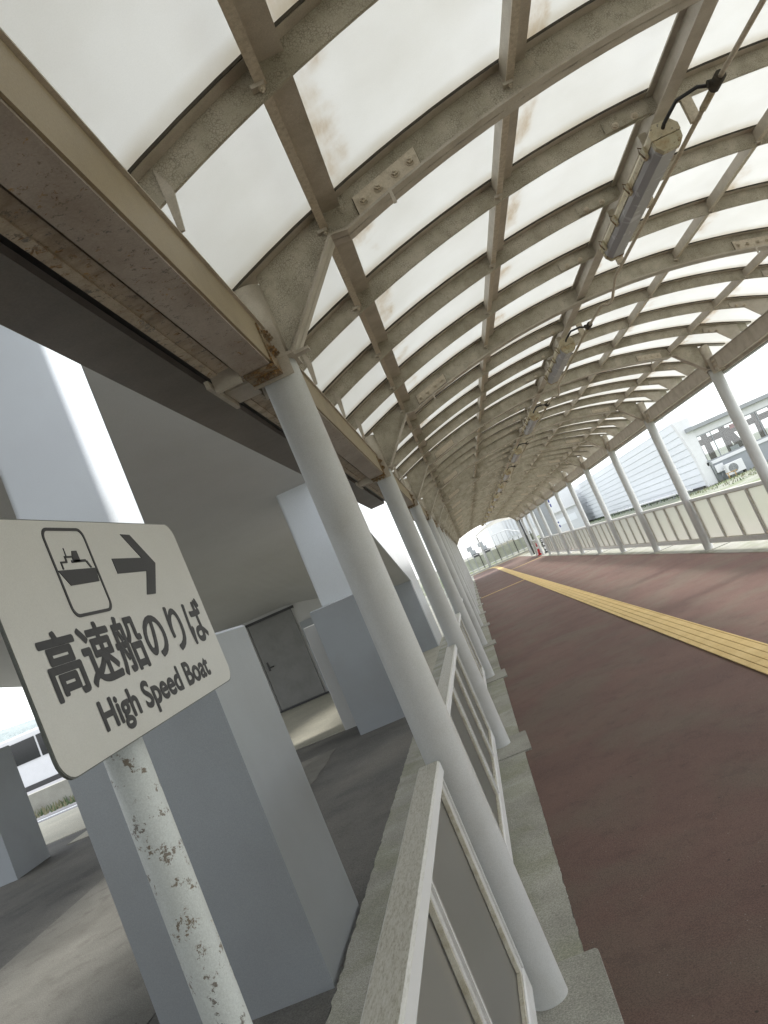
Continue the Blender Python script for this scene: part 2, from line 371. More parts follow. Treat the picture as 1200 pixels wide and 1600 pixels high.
def arc(x0, x1, off, n=28): return [(x0+(x1-x0)*i/n, zr(x0+(x1-x0)*i/n, off)) for i in range(n+1)]

# ------------------------------------------------------------------ ground, roads, paving
def patch(name, poly, z, mat, kind='structure', thick=0.0, jag=None):
    m = MB()
    m.prism(poly, 2, z-.06, z, mat)
    return tag(m.build(name), kind=kind)
b = MB(); b.face([(-1500, -800, -.06), (1500, -800, -.06), (1500, 2600, -.06), (-1500, 2600, -.06)], MT['terrain']); tag(b.build('ground'), kind='structure')
def jagged(x, y0, y1, amp=.012, step=.045):
    pts = []; y = y0
    while y < y1: pts.append((x+random.uniform(-amp, amp), y)); y += step*random.uniform(.6, 1.4)
    pts.append((x, y1)); return pts
patch('walkway', [(-.198, -8), (3.62, -8), (3.62, 61.2), (-.198, 61.2)], -.004, MT['red'])
for xx, s_ in ((-.205, 1), (3.63, -1)):
    pass
patch('pavement', [(-.1975, -8), (-.1975, 61)] + [(x, y) for x, y in reversed(jagged(-1.29, -8, 30, .010, .05))] if False else
      [(x, y) for x, y in jagged(-.199, -8, 26, .0035, .03)] + [(-.1985, 61), (-1.29, 61)] + [(x, y) for x, y in reversed(jagged(-1.29, -8, 22, .006, .04))], .002, MT['conc'])
patch('pavement', [(3.615, -8), (5.3, -8), (5.3, 61), (3.615, 61)], .001, MT['conc'])
patch('asphalt_yard', [(-1.31, -12), (-1.31, 10.7), (-7.1, 11.0), (-7.1, 11.9), (-26, 11.7), (-26, -12)], -.022, MT['asphalt'])
patch('yard_slab', [(x, y) for x, y in jagged(-2.45, -11, 9.6, .02, .2)]+[(-4.72, 9.6), (-4.72, -11)], -.017, MT['slab'])
patch('concrete_apron', [(-1.30, 10.68), (-1.30, 40), (-7.0, 40), (-7.0, 15.6), (-26, 15.4), (-26, 11.72), (-7.08, 11.92), (-7.08, 10.98)], -.016, MT['apron'])
patch('road', [(-60, 15.5), (-7.1, 15.7), (-7.1, 60), (-60, 60)], -.026, MT['road'])
patch('gravel_yard', [(5.31, -10), (40, -10), (40, 110), (5.31, 110)], -.02, MT['gravel'])
# tactile guiding strip : flat-topped bars with dark joints, bends left at the far end
b = MB()
def srip_seg(p0, p1, w0=.2345):
    d = (Vector(p1)-Vector(p0)); n = Vector((-d.y, d.x, 0)).normalized()
    for k in range(5):
        wts = [(-.1495, -.132), (-.124, -.059), (-.051, .016), (.024, .091), (.099, .1495)][k]
        a = Vector(p0)+n*wts[0]; a2 = Vector(p0)+n*wts[1]; c = Vector(p1)+n*wts[0]; c2 = Vector(p1)+n*wts[1]
        b.grid([[(*a.xy, 0), (*a2.xy, 0), (*a2.xy, .009), (*a.xy, .009)], [(*c.xy, 0), (*c2.xy, 0), (*c2.xy, .009), (*c.xy, .009)]], MT['yellow'])
TX = 1.642
y = -6.0
while y < 52:
    srip_seg((TX, y, 0), (TX, min(y+.90, 52), 0)); y += .905
path = [(TX, 52, 0), (1.62, 55, 0), (1.55, 58, 0), (1.30, 61.0, 0)]
for p, q in zip(path, path[1:]): srip_seg(p, q)
b.box(TX-.1505, TX+.1505, -6, 52, -.002, .003, MT['ygroove'])
for p, q in zip(path, path[1:]):
    b.face([(p[0]-.15, p[1], .003), (q[0]-.15, q[1], .003), (q[0]+.15, q[1], .003), (p[0]+.15, p[1], .003)], MT['ygroove'])
tag(b.build('tactile_strip'), 'long yellow ribbed tactile guiding strip running down the red walkway', 'tactile paving')
b = MB(); b.box(-.15, TX-.152, 27.1, 27.3, -.002, .006, MT['yellow'])
tag(b.build('crossing_line'), 'thin yellow line crossing the walkway to the left of the guiding strip', 'road marking')
b = MB(); b.box(TX+.152, 3.5, 40.3, 40.55, -.002, .006, MT['yellow'])
tag(b.build('crossing_line'), 'thin yellow line crossing the walkway to the right of the guiding strip', 'road marking')
b = MB(); b.box(-.3, 4.6, 60.4, 60.65, -.002, .007, MT['yellow']); tag(b.build('crossing_line'), 'thin pale yellow line just before the far kerb', 'road marking')
b = MB(); b.box(-1.2, 7, 61.21, 61.9, -.1, .02, MT['conc']); b.box(-1.2, 7, 61.9, 62.3, -.1, .13, MT['footing']); b.box(-1.2, 7, 62.3, 66, -.1, .10, MT['conc'])
tag(b.build('far_kerb'), kind='structure')

# ------------------------------------------------------------------ the canopy
can = empty('walkway_canopy', (0, 0, 0), 'long barrel vaulted canopy of beige steel ribs and milky sheets over the red walkway', 'canopy')
def cp(mb, name, parent=None, bevel=0):
    o = mb.build(name, None, None, bevel); o.parent = parent or can
    if parent is None: o.matrix_parent_inverse = Matrix.Translation(-can.location)
    else: o.matrix_parent_inverse = Matrix.Identity(4)
    return o
def at_local(o, y):     # parts are modelled at y=0 and moved
    o.location = (0, y, 0)
# column (left) modelled at origin in y
def column_mb(x, s):
    m = MB()
    rings = []
    for z, r in ((0, .0735), (.004, .0740), (2.40, .0740), (2.43, .0725)):
        rings.append([(x+r*math.cos(t), r*math.sin(t), z) for t in [2*math.pi*k/28 for k in range(28)]])
    m.grid(rings, MT['column'], smooth=True)
    # collar and stub pipe up to the roof
    m.grid([[(x+.062*math.cos(t), .062*math.sin(t), z) for t in [2*math.pi*k/24 for k in range(24)]] for z in (2.43, 2.745)], MT['beam'], smooth=True)
    m.prism([(x-.10, -.095), (x+.085, -.085), (x+.085, .085), (x-.10, .095)], 2, 2.431, 2.443, MT['beam'])
    return m
def mirror(x): return 2*XC-x
def footing_mb(x, s):
    m = MB()
    xa, xb = (x-.25, x+.215) if s < 0 else (x-.12, x+.30)
    pts = [(xa, -.17), (xa, .18), (xb-.01, .185), (xb, .17), (xb+.004, -.40 if s < 0 else -.2), (xa, -.38 if s < 0 else -.2)]
    m.prism(pts, 2, -.05, .012, MT['footing'])
    return m
colL = colR = None
pts_gus_in = [(-.272, 2.445), (.025, 2.775)]
def gusset_path(off=0):      # lower edge: diagonal up from the column then along the arch
    a = [(-.285, 2.432), (.02, 2.785)]
    a += arc(.085, 2*XC-.085, -.15)
    a += [(mirror(x), z) for x, z in reversed([(-.285, 2.432), (.02, 2.785)])]
    return a
def main_arch_mb():
    m = MB(); low = gusset_path()
    topc = arc(XL-.04, mirror(XL-.04), -.001, 36)
    # web: polygon strips between low path and top arc
    n = 60; yw = .005
    def z_low(x):
        for (x0, z0), (x1, z1) in zip(low, low[1:]):
            if x0 <= x <= x1: return z0+(z1-z0)*(x-x0)/(x1-x0)
        return None
    xs = sorted(set([-.300, -.285, .02, .085, mirror(.02), mirror(.085), mirror(-.285), mirror(-.300)] + [-.28+(mirror(-.28)+.28)*i/n for i in range(n+1)]))
    ringsv = []
    for x in xs:
        zl = z_low(x) if z_low(x) is not None else 2.46; zt = zr(x, -.001)
        ringsv.append([(x, -yw, zl), (x, yw, zl), (x, yw, zt), (x, -yw, zt)])
    m.grid(ringsv, MT['web'])
    m.strip(low, -.05, .05, .010, MT['beam'])                 # lower flange
    m.strip(arc(-.60, mirror(-.60), -.012, 36), -.05, .05, .012, MT['beam'])   # upper flange
    for s in (-1, 1): m.strip(arc(-.60, mirror(-.60), -.010, 36), s*.05 if s > 0 else -.054, .054 if s > 0 else -.05, .010, MT['gasket'])
    # small drain notch caps and stiffeners next to the column pipe
    for s in (1, -1):
        fx = (lambda x: x) if s > 0 else mirror
        xa, xb = sorted((fx(-.30), fx(-.22)))
        m.box(xa, xb, -.048, -.006, 2.432, 2.444, MT['beam'])
    # rib stubs
    for px in (.285, mirror(.305)):
        m.box(px-.006, px+.006, -.055, -.048, zr(px)-.205, zr(px)-.145, MT['beam'])
    return m
def splice_mb(s):
    m = MB(); f = (lambda x: x) if s > 0 else mirror
    lo = [(.150, zr(.150, -.128)), (.432, zr(.432, -.128))]; hi = [(.432, zr(.432, -.058)), (.150, zr(.150, -.058))]
    poly = [(f(x), z) for x, z in lo+hi]
    m.prism(poly, 1, -.019, -.005, MT['bolt'])
    m.prism([(f(x), z) for x, z in [(.147, zr(.147, -.131)), (.435, zr(.435, -.131)), (.435, zr(.435, -.055)), (.147, zr(.147, -.055))]], 1, -.0075, -.0052, MT['gasket'])
    for t in (.12, .36, .64, .88):
        x = .150+.282*t; m.hexbolt((f(x), -.019, zr(x, -.093)), (0, -1, 0), .014, .022, MT['bolt'])
    return m
def rib_mb():
    m = MB()
    x0 = -.44; n = 40
    x9 = mirror(-.56); xs = [x0+(x9-x0)*i/n for i in range(n+1)]
    m.grid([[(x, -.006, zr(x, -.104)), (x, .006, zr(x, -.104)), (x, .006, zr(x, -.001)), (x, -.006, zr(x, -.001))] for x in xs], MT['web'])
    m.strip(arc(-.60, mirror(-.60), -.012, 36), -.048, .048, .012, MT['beam'])
    for s in (-1, 1): m.strip(arc(-.60, mirror(-.60), -.010, 36), .048 if s > 0 else -.052, .052 if s > 0 else -.048, .010, MT['gasket'])
    # triangular feet where the rib meets the eave beam, bolted on the right
    for f, bolts in ((lambda x: x, False), (mirror, True)):
        poly = [(f(-.46), 2.566), (f(-.34), 2.566), (f(-.215), zr(-.215, -.10)), (f(-.10), zr(-.10, -.10)), (f(-.10), zr(-.10, -.05)), (f(-.46), zr(-.46, -.02))]
        if not bolts: poly = [(f(-.34), 2.565), (f(-.325), 2.565), (f(-.31), zr(-.31, -.10)), (f(-.34), zr(-.34, -.02))]
        m.prism(poly, 1, -.016, -.007, MT['beam'])
        if bolts:
            for x in (-.16, -.235): m.hexbolt((f(x), -.017, zr(x, -.085)), (0, -1, 0), .013, .020, MT['bolt'])
    # splice at the ridge, two bolts on the left of the ridge beam
    poly = [(1.42, zr(1.42, -.095)), (1.655, zr(1.655, -.095)), (1.655, zr(1.655, -.035)), (1.42, zr(1.42, -.035))]
    m.prism(poly, 1, -.014, -.007, MT['web'])
    for x in (1.475, 1.575): m.hexbolt((x, -.015, zr(x, -.08)), (0, -1, 0), .013, .020, MT['bolt'])
    return m
def purlin_mb(x, y0, y1):
    m = MB(); zt = zr(x+.02, -.013)
    m.box(x-.006, x+.098, y0, y1, zt-.006, zt, MT['beam'])
    m.box(x-.006, x, y0, y1, zt-.062, zt-.006, MT['beam'])
    m.box(x-.006, x+.024, y0, y1, zt-.068, zt-.062, MT['bolt'])
    k = 0; y = Y1+N0*BAY
    while y < y1:
        m.box(x-.02, x+.018, y-.030, y-.006, zt-.080, zt-.068, MT['beam'])
        m.hexbolt((x+.006, y-.018, zt-.080), (0, 0, -1), .008, .012, MT['bolt']); y += SUB
    return m
YS, YE = Y1+N0*BAY-.3, Y1+N1*BAY+.3
for n in range(N0, N1+1):
    y = Y1+n*BAY
    for s in (-1, 1):
        x = XL if s < 0 else XR
        if s < 0 and colL: c = colL
        elif s > 0 and colR: c = colR
        else: c = None
        if c is None:
            o = cp(column_mb(x, s), 'column'); ft = footing_mb(x, s).build('footing'); ft.parent = o
            if s < 0: colL = o
            else: colR = o
        else: o = copy_tree(c, can)
        at_local(o, y)
arch0 = cp(main_arch_mb(), 'main_arch'); sp1 = splice_mb(1).build('splice_plate', arch0); sp2 = splice_mb(-1).build('splice_plate', arch0)
rib0 = cp(rib_mb(), 'rib')
first = True
for n in range(N0, N1+1):
    y = Y1+n*BAY
    o = arch0 if n == N0 else copy_tree(arch0, can); at_local(o, y)
    if n < N1:
        for k in (1, 2, 3):
            o = rib0 if first else copy_tree(rib0, can); first = False; at_local(o, y+k*SUB)
for px in (.0, .84, 2.52, 3.36): cp(purlin_mb(px+.0, YS, YE), 'purlin')
b = MB()      # ridge beam: I section
zt = ZAP-.013
b.box(XC-.038, XC+.038, YS, YE, zt-.008, zt, MT['beam']); b.box(XC-.004, XC+.004, YS, YE, zt-.10, zt-.008, MT['beam']); b.box(XC-.038, XC+.038, YS, YE, zt-.108, zt-.100, MT['beam'])
cp(b, 'ridge_beam')
# sheets
sheet0 = None
def sheet_mb():
    m = MB(); n = 40; t = .006
    a = arc(-.645, mirror(-.645), .004, n); a2 = arc(-.645, mirror(-.645), .004+t, n)
    rings = [[(x, .005, z), (x, SUB-.005, z), (x2, SUB-.005, z2), (x2, .005, z2)] for (x, z), (x2, z2) in zip(a, a2)]
    m.grid(rings, MT['sheet'], smooth=False)
    return m
for i in range((N1-N0)*4):
    if sheet0 is None: sheet0 = cp(sheet_mb(), 'roof_panel'); o = sheet0
    else: o = copy_tree(sheet0, can)
    at_local(o, Y1+N0*BAY+i*SUB)
# eave beams and gutters, bay by bay
def eave_mb(s):
    m = MB(); f = (lambda x: x) if s < 0 else mirror
    def bx(xa, xb, y0, y1, z0, z1, mat):
        a, c = sorted((f(xa), f(xb))); m.box(a, c, y0, y1, z0, z1, mat)
    y0, y1 = .085, BAY-.085
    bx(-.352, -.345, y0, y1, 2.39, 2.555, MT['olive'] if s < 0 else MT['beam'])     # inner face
    bx(-.46, -.353, y0, y1, 2.382, 2.39, MT['eave'] if s < 0 else MT['beam'])      # underside
    bx(-.46, -.353, y0, y1, 2.555, 2.563, MT['eave'] if s < 0 else MT['beam'])
    bx(-.353, -.335, y0, y1, 2.556, 2.562, MT['beam'])
    # end plates, bolted
    for yy, d in ((y0, 1), (y1, -1)):
        bx(-.46, -.30, yy-.006 if d > 0 else yy, yy if d > 0 else yy+.006, 2.36, 2.575, MT['beam'])
    cl = []
    for yc, d in ((y0, 1), (y1, -1)):
        m2 = MB()
        def bx2(xa, xb, ya, yb, z0, z1, mat):
            a, c = sorted((f(xa), f(xb))); m2.box(a, c, min(ya, yb), max(ya, yb), z0, z1, mat)
        RM = MT['rust'] if s < 0 else MT['beam']; RB = MT['rust'] if s < 0 else MT['bolt']
        yp = yc+d*.07
        bx2(-.3445, -.338, yp-.065, yp+.065, 2.381, 2.535, RM); bx2(-.455, -.338, yc+d*.005, yc+d*.135, 2.371, 2.381, RM)
        for dy in (-.035, 0, .035):
            for dz in (2.44, 2.50): m2.hexbolt((f(-.338), yp+dy, dz), (1 if s < 0 else -1, 0, 0), .011, .018, RB)
        for q in range(3): m2.hexbolt((f(-.36-.03*q), yp, 2.371), (0, 0, -1), .010, .016, RB)
        cl.append(m2)
    g = MB()
    def bx3(xa, xb, y0, y1, z0, z1, mat):
        a, c = sorted((f(xa), f(xb))); g.box(a, c, y0, y1, z0, z1, mat)
    gy0, gy1 = .10, BAY-.30
    if s < 0:
        bx3(-.518, -.474, gy0, gy1, 2.400, 2.52, MT['gutter']); bx3(-.548, -.519, gy0, gy1, 2.394, 2.52, MT['gutter'])
        bx3(-.470, -.461, gy0-.02, gy1+.05, 2.43, 2.50, MT['gasket'])
        bx3(-.56, -.463, gy1+.06, gy1+.08, 2.36, 2.47, MT['beam']); bx3(-.56, -.463, BAY-.10, BAY+.08, 2.392, 2.402, MT['beam'])
        bx3(-.58, -.565, gy1+.03, BAY+.08, 2.375, 2.402, MT['beam'])
    else:
        bx3(-.56, -.474, 0, BAY, 2.335, 2.50, MT['midgrey']); bx3(-.475, -.44, 0, BAY, 2.345, 2.381, MT['beam'])
    return m, cl, g
for s in (-1, 1):
    m, cl, g = eave_mb(s); e0 = cp(m, 'eave_beam'); [q.build('bolted_cleat', e0) for q in cl]; g0 = cp(g, 'gutter')
    for i, n in enumerate(range(N0, N1)):
        o = e0 if i == 0 else copy_tree(e0, can); at_local(o, Y1+n*BAY)
        o = g0 if i == 0 else copy_tree(g0, can); at_local(o, Y1+n*BAY)

# ------------------------------------------------------------------ railing panels (one per bay between two columns)
ORD = ['behind the camera', 'nearest', 'second', 'third', 'fourth', 'fifth', 'sixth', 'seventh', 'eighth', 'ninth', 'tenth', 'eleventh', 'twelfth', 'thirteenth', 'fourteenth', 'fifteenth']
def railing():
    t = empty('railing_panel', (0, 0, 0), 'x', 'railing', 'railing panels between the canopy columns')
    L = BAY-.19; h = L/2; pw = .045
    m = MB(); m.cbox(-.040, .040, -h, h, .858, .906, MT['cap'], .006); m.build('top_rail', t)
    m = MB(); m.cbox(-.027, .027, -h, h, .105, .185, MT['rail'], .005); m.build('bottom_rail', t)
    edges = [-h, -h+pw]
    centers = [-h+pw/2+(L-pw)*k/4 for k in range(5)]
    for k, c in enumerate(centers):
        m = MB(); m.cbox(-.022, .022, c-pw/2, c+pw/2, .185, .858, MT['rail'], .004)
        for sx in (-1, 1):           # raised glazing bead along the bar
            xa, xb = sorted((sx*.0225, sx*.030)); m.box(xa, xb, c-.008, c+.008, .19, .852, MT['rail'])
        m.build('stile' if k in (0, 4) else 'mullion', t)
    for k in range(4):
        y0, y1 = centers[k]+pw/2, centers[k+1]-pw/2
        m = MB(); m.box(-.004, .004, y0+.002, y1-.002, .187, .856, MT['pane']); pn = m.build('pane', t)
        m = MB()
        for sx in (-1, 1):
            xa, xb = sorted((sx*.005, sx*.013))
            m.box(xa, xb, y0+.0005, y0+.009, .197, .846, MT['gasket']); m.box(xa, xb, y1-.009, y1-.0005, .197, .846, MT['gasket'])
            xa, xb = sorted((sx*.005, sx*.019))
            m.box(xa, xb, y0+.0005, y1-.0005, .186, .197, MT['bead']); m.box(xa, xb, y0+.0005, y1-.0005, .846, .857, MT['bead'])
            m.box(xa, xb, y0+.0095, y0+.020, .198, .845, MT['bead']); m.box(xa, xb, y1-.020, y1-.0095, .198, .845, MT['bead'])
        m.build('glazing_bead', pn)
    for y in (-h, h):        # lugs to the columns
        m = MB(); d = -.024 if y < 0 else .024; ya, yb = sorted((y, y+d)); m.box(-.018, .018, ya, yb, .60, .64, MT['rail']); m.box(-.018, .018, ya, yb, .25, .29, MT['rail']); m.build('lug', t)
    return t
rp = railing(); used = False
for side, x in (('left', -.41), ('right', 3.81)):
    k = 0
    for n in range(-2, 13):
        if side == 'right' and (n > 9 or n < 1) and n != 11: continue
        if side == 'left' and n > 12: continue
        o = rp if not used else copy_tree(rp); used = True
        o.location = (x, Y1+(n+.5)*BAY, 0)
        if side == 'left':
            o['label'] = 'white railing panel just behind the photographer on the left' if n < -1 else \
                ('nearest white railing panel with smoky panes beside the boat sign' if n == -1 else 'white smoky paned railing panel, %s bay beyond the nearest column on the left' % (['first', 'second', 'third', 'fourth', 'fifth', 'sixth', 'seventh', 'eighth', 'ninth', 'tenth', 'eleventh', 'twelfth', 'last'][n]))
        else:
            k += 1
            o['label'] = ('lone white railing panel beyond the traffic cone on the right side' if n == 11 else
                          'white railing panel with pale backlit panes, %s from the near end on the right' % (['first', 'second', 'third', 'fourth', 'fifth', 'sixth', 'seventh', 'eighth', 'ninth', 'tenth'][k-1]))

# ------------------------------------------------------------------ ceiling lamps
def lamp():
    t = empty('ceiling_lamp', (0, 0, 0), 'x', 'lamp', 'tube lamps under the ridge beam')
    L = 1.34
    def octo(r, z0, sx=1): return [(r*.55, -r), (r, -r*.45), (r, r*.45), (r*.55, r), (-r*.55, r), (-r, r*.45), (-r, -r*.45), (-r*.55, -r)]
    up_ = [(.068, -.002), (.068, .030), (.040, .066), (-.040, .066), (-.068, .030), (-.068, -.002)]
    dn = [(.064, -.004), (.060, -.035), (.036, -.066), (-.036, -.066), (-.060, -.035), (-.064, -.004)]
    m = MB(); m.prism(up_, 1, .03, L-.03, MT['lamp'])
    for y in (.25, L-.25): m.box(-.02, .02, y-.02, y+.02, .066, .150, MT['beam'])
    m.build('housing', t)
    m = MB(); m.prism(dn, 1, .035, L-.035, MT['diffuser']); m.build('diffuser', t)
    for y0, y1 in ((0, .034), (L-.034, L)):
        m = MB(); s = 1.07
        m.prism([(x*s, z*s) for x, z in up_[:]], 1, y0, y1, MT['lamp']); m.prism([(x*1.09, z*1.07-.001) for x, z in dn], 1, y0, y1, MT['lampend']); m.build('end_cap', t, bevel=.003)
    for y in (.12, .48, .86, L-.12):
        m = MB()
        m.box(-.080, -.069, y-.02, y+.02, -.024, .034, MT['lampend']); m.tube([(-.075, y, .032), (-.092, y, .046), (-.096, y, .02), (-.082, y, -.02)], .004, MT['rust'], 6); m.build('clip', t)
    m = MB(); m.tube([(0, .002, .035), (-.0, -.03, .04), (.05, -.12, .075), (.12, -.19, .06), (.175, -.205, .03)], .009, MT['black'], 8); m.build('cable', t)
    return t
lp = lamp()
names = ['nearest', 'second', 'third', 'fourth', 'fifth', 'sixth', 'seventh', 'eighth', 'ninth', 'tenth', 'eleventh', 'twelfth', 'last']
for i in range(-1, 13):
    o = lp if i == -1 else copy_tree(lp)
    o.location = (1.635, Y1+.80+i*BAY, 2.925)
    o['label'] = 'yellowed tube lamp overhead behind the photographer' if i < 0 else \
        ('large nearest tube lamp with rust stained end cap and black cable under the ridge' if i == 0 else '%s tube lamp from the camera in the row under the ridge' % names[i])
b = MB()
for i in range(-2, 13):
    y0 = Y1+.585+i*BAY
    b.tube([(1.825, y0, 2.955), (1.825, y0+2.32, 2.95), (1.830, y0+2.42, 2.935), (1.862, y0+2.72, 2.905), (1.862, y0+2.86, 2.905)], .0115, MT['bolt'], 8)
    b.tube([(1.862, y0+2.86, 2.905), (1.815, y0+2.90, 2.93)], .012, MT['bolt'], 8)
    b.tube([(1.815, y0+2.90, 2.93), (1.825, y0+BAY, 2.955)], .0115, MT['bolt'], 8)
    b.tube([(1.825, y0+.02, 2.955), (1.825, y0+.20, 2.955)], .017, MT['lamp'], 10)
    b.tube([(1.825, y0-.05, 2.957), (1.825, y0+.04, 2.957)], .026, MT['gasket'], 10)
    b.tube([(1.785, y0+.0, 2.965), (1.828, y0, 2.957)], .017, MT['gasket'], 10)
    for q in (0, 1, 2, 3):
        yy = Y1+i*BAY+q*SUB
        if q: b.box(1.80, 1.85, yy-.012, yy+.012, 2.957, 3.081, MT['bolt'])
tag(b.build('conduit'), 'thin beige electrical conduit running below the ribs beside the lamps', 'pipe')

# ------------------------------------------------------------------ boat sign and its post
SX = -.50
sign = empty('direction_sign', (SX, 1.12, 0), 'beige High Speed Boat direction sign with ship symbol and arrow on chipped white post', 'sign')
tilt = math.atan(.032)
panel = MB()
Lh, H0, H1, rc = .3155, 1.457, 1.777, .028
def rrect(u0, u1, v0, v1, r, n=6):
    out = []
    for cx, cy, a0 in ((u1-r, v0+r, -90), (u1-r, v1-r, 0), (u0+r, v1-r, 90), (u0+r, v0+r, 180)):
        for k in range(n+1):
            a = R(a0+90*k/n); out.append((cx+r*math.cos(a), cy+r*math.sin(a)))
    return out
rr = rrect(-Lh, Lh, -.16, .16, rc)
panel.grid([[(-.004, u, v) for u, v in rr], [(.0, u, v) for u, v in rr]], MT['signback'], caps=True)
b2 = len(panel.f)
panel.face([(.0006, u, v) for u, v in rrect(-Lh+.0015, Lh-.0015, -.1585, .1585, rc)], MT['sign'])
po = panel.build('sign_panel', sign); PZ = 1.617; po.location = (0, 0, PZ); po.rotation_euler = (tilt, 0, 0)
def flat(name, polys, off=.0016):
    m = MB()
    for p in polys: m.grid([[(.0007, u, v) for u, v in p], [(off, u, v) for u, v in p]], MT['ink'])
    o = m.build(name, po); return o
def yz(y, z):      # world (y,z) on the panel to tilted panel coordinates
    dy, dz = y-1.12, z-PZ; return (dy*math.cos(tilt)+dz*math.sin(tilt), -dy*math.sin(tilt)+dz*math.cos(tilt))
# pictogram frame as a ring of strips
u0, v1_ = yz(.955, 1.760); u1, v0_ = yz(1.074, 1.634)
ro = rrect(u0, u1, v0_, v1_, .016); ri = rrect(u0+.0045, u1-.0045, v0_+.0045, v1_-.0045, .0125)
m = MB(); nn = len(ro)
for i in range(nn):
    j = (i+1) % nn
    m.grid([[(.0007, *ro[i]), (.0007, *ro[j]), (.0007, *ri[j]), (.0007, *ri[i])], [(.0016, *ro[i]), (.0016, *ro[j]), (.0016, *ri[j]), (.0016, *ri[i])]], MT['ink'])
m.build('pictogram_frame', po)
Q = lambda pts: [yz(*p) for p in pts]
ship = [Q([(.962, 1.698), (1.067, 1.701), (1.063, 1.680), (.981, 1.676)]),
        Q([(.976, 1.6995), (.979, 1.6996), (.979, 1.7085), (.976, 1.7085)]), Q([(.976, 1.7085), (.994, 1.709), (.994, 1.7115), (.976, 1.711)]),
        Q([(.991, 1.711), (.995, 1.711), (.995, 1.719), (.991, 1.719)]), Q([(.991, 1.7165), (1.012, 1.717), (1.012, 1.7195), (.991, 1.719)]),
        Q([(.9955, 1.719), (.998, 1.719), (.9975, 1.731), (.9965, 1.731)]),
        Q([(1.010, 1.710), (1.031, 1.7105), (1.030, 1.7275), (1.017, 1.727), (1.012, 1.718)]),
        Q([(1.006, 1.709), (1.047, 1.711), (1.047, 1.7145), (1.006, 1.713)]), Q([(1.045, 1.7125), (1.050, 1.7125), (1.0575, 1.7015), (1.053, 1.7015)])]
flat('ship_symbol', ship)
flat('arrow', [Q([(1.130, 1.690), (1.2385, 1.6925), (1.204, 1.6515), (1.239, 1.6515), (1.2870, 1.7065), (1.2265, 1.758), (1.192, 1.758), (1.2385, 1.7165), (1.129, 1.715)])])
def text(body, name, u0, u1, v0, v1, bold, parent=None, mat='ink', words=0):
    cu = bpy.data.curves.new(name, 'FONT'); cu.body = body; cu.size = 1; cu.resolution_u = 5
    tmp = bpy.data.objects.new('tmp', cu); COL.objects.link(tmp)
    dg = bpy.context.evaluated_depsgraph_get(); dg.update()
    me = bpy.data.meshes.new_from_object(tmp.evaluated_get(dg)); COL.objects.unlink(tmp); bpy.data.objects.remove(tmp)
    vs = [v.co.copy() for v in me.vertices]; fs = [tuple(p.vertices) for p in me.polygons]
    xa, xb = min(v.x for v in vs), max(v.x for v in vs); ya, yb = min(v.y for v in vs), max(v.y for v in vs)
    u0 += bold; u1 -= bold; v0 += bold; v1 -= bold
    V = []; F = []
    groups = [list(range(len(fs)))]
    if words:                                # split at the widest gaps between letters
        X = sorted(v.x for v in vs); gaps = sorted(((b_-a_, (a_+b_)/2) for a_, b_ in zip(X, X[1:])), reverse=True)[:words-1]; cuts = sorted(g for _, g in gaps)
        groups = [[] for _ in range(words)]
        for q, f in enumerate(fs): groups[sum(vs[f[0]].x > c for c in cuts)].append(q)
    K = 12                                   # copies on a small circle thicken and round the strokes
    for gset in groups:
        V = []; F = []; used_ = sorted({i for q in gset for i in fs[q]}); idx = {i: k for k, i in enumerate(used_)}
        for k in range(K+1):
            r_ = bold if k else 0; du, dv = r_*math.cos(2*math.pi*k/K), r_*math.sin(2*math.pi*k/K); b0 = len(V)
            V += [(.0008+.00003*k, u0+(vs[i].x-xa)/(xb-xa)*(u1-u0)+du, v0+(vs[i].y-ya)/(yb-ya)*(v1-v0)+dv) for i in used_]
            F += [tuple(b0+idx[i] for i in fs[q]) for q in gset]
        m2 = bpy.data.meshes.new(name); m2.from_pydata(V, [], F); m2.materials.append(MT[mat]); m2.update()
        o = bpy.data.objects.new(name, m2); COL.objects.link(o); o.parent = parent or po
text('高速船のりば', 'japanese_lettering', -.270, .288, -.0777, .0100, .0024)
text('High Speed Boat', 'english_word', -.192, .217, -.1446, -.0915, .0019, words=3)
m = MB(); pr_ = .029
m.grid([[(-.046+pr_*math.cos(t), -.077+(-.006)*(1.6-z)+pr_*math.sin(t), z) for t in [2*math.pi*k/32 for k in range(32)]] for z in [0, .4, .8, 1.2, 1.74]], MT['post'], smooth=True)
m.build('post', sign)
m = MB()
for z in (1.52, 1.70): m.box(-.018, -.0045, -.12, -.03, z-.012, z+.012, MT['signback'])
m.build('bracket', sign)

# ------------------------------------------------------------------ elevated building on the left
bld = empty('elevated_building', (-1.35, 10, 0), 'grey white raised building on square pillars left of the walkway with a sloping soffit', 'building')
def bp_(mb, name, parent=None, bevel=0):
    o = mb.build(name, None, None, bevel)
    o.parent = parent or bld
    if parent is None: o.matrix_parent_inverse = Matrix.Translation((1.35, -10, 0))
    return o
def rbox(m, x0, x1, y0, y1, z0, z1, r, mat, n=6):
    pl = rrect(x0, x1, y0, y1, r, n); m.grid([[(x, y, z) for x, y in pl] for z in (z0, z1)], mat, smooth=False)
def plinth(x0, x1, y0, y1, z):
    m = MB(); c = .012
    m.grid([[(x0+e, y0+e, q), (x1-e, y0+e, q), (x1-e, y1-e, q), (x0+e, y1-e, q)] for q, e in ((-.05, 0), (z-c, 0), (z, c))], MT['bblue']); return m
def zs(y): return 3.25-.155*(y-9.8)
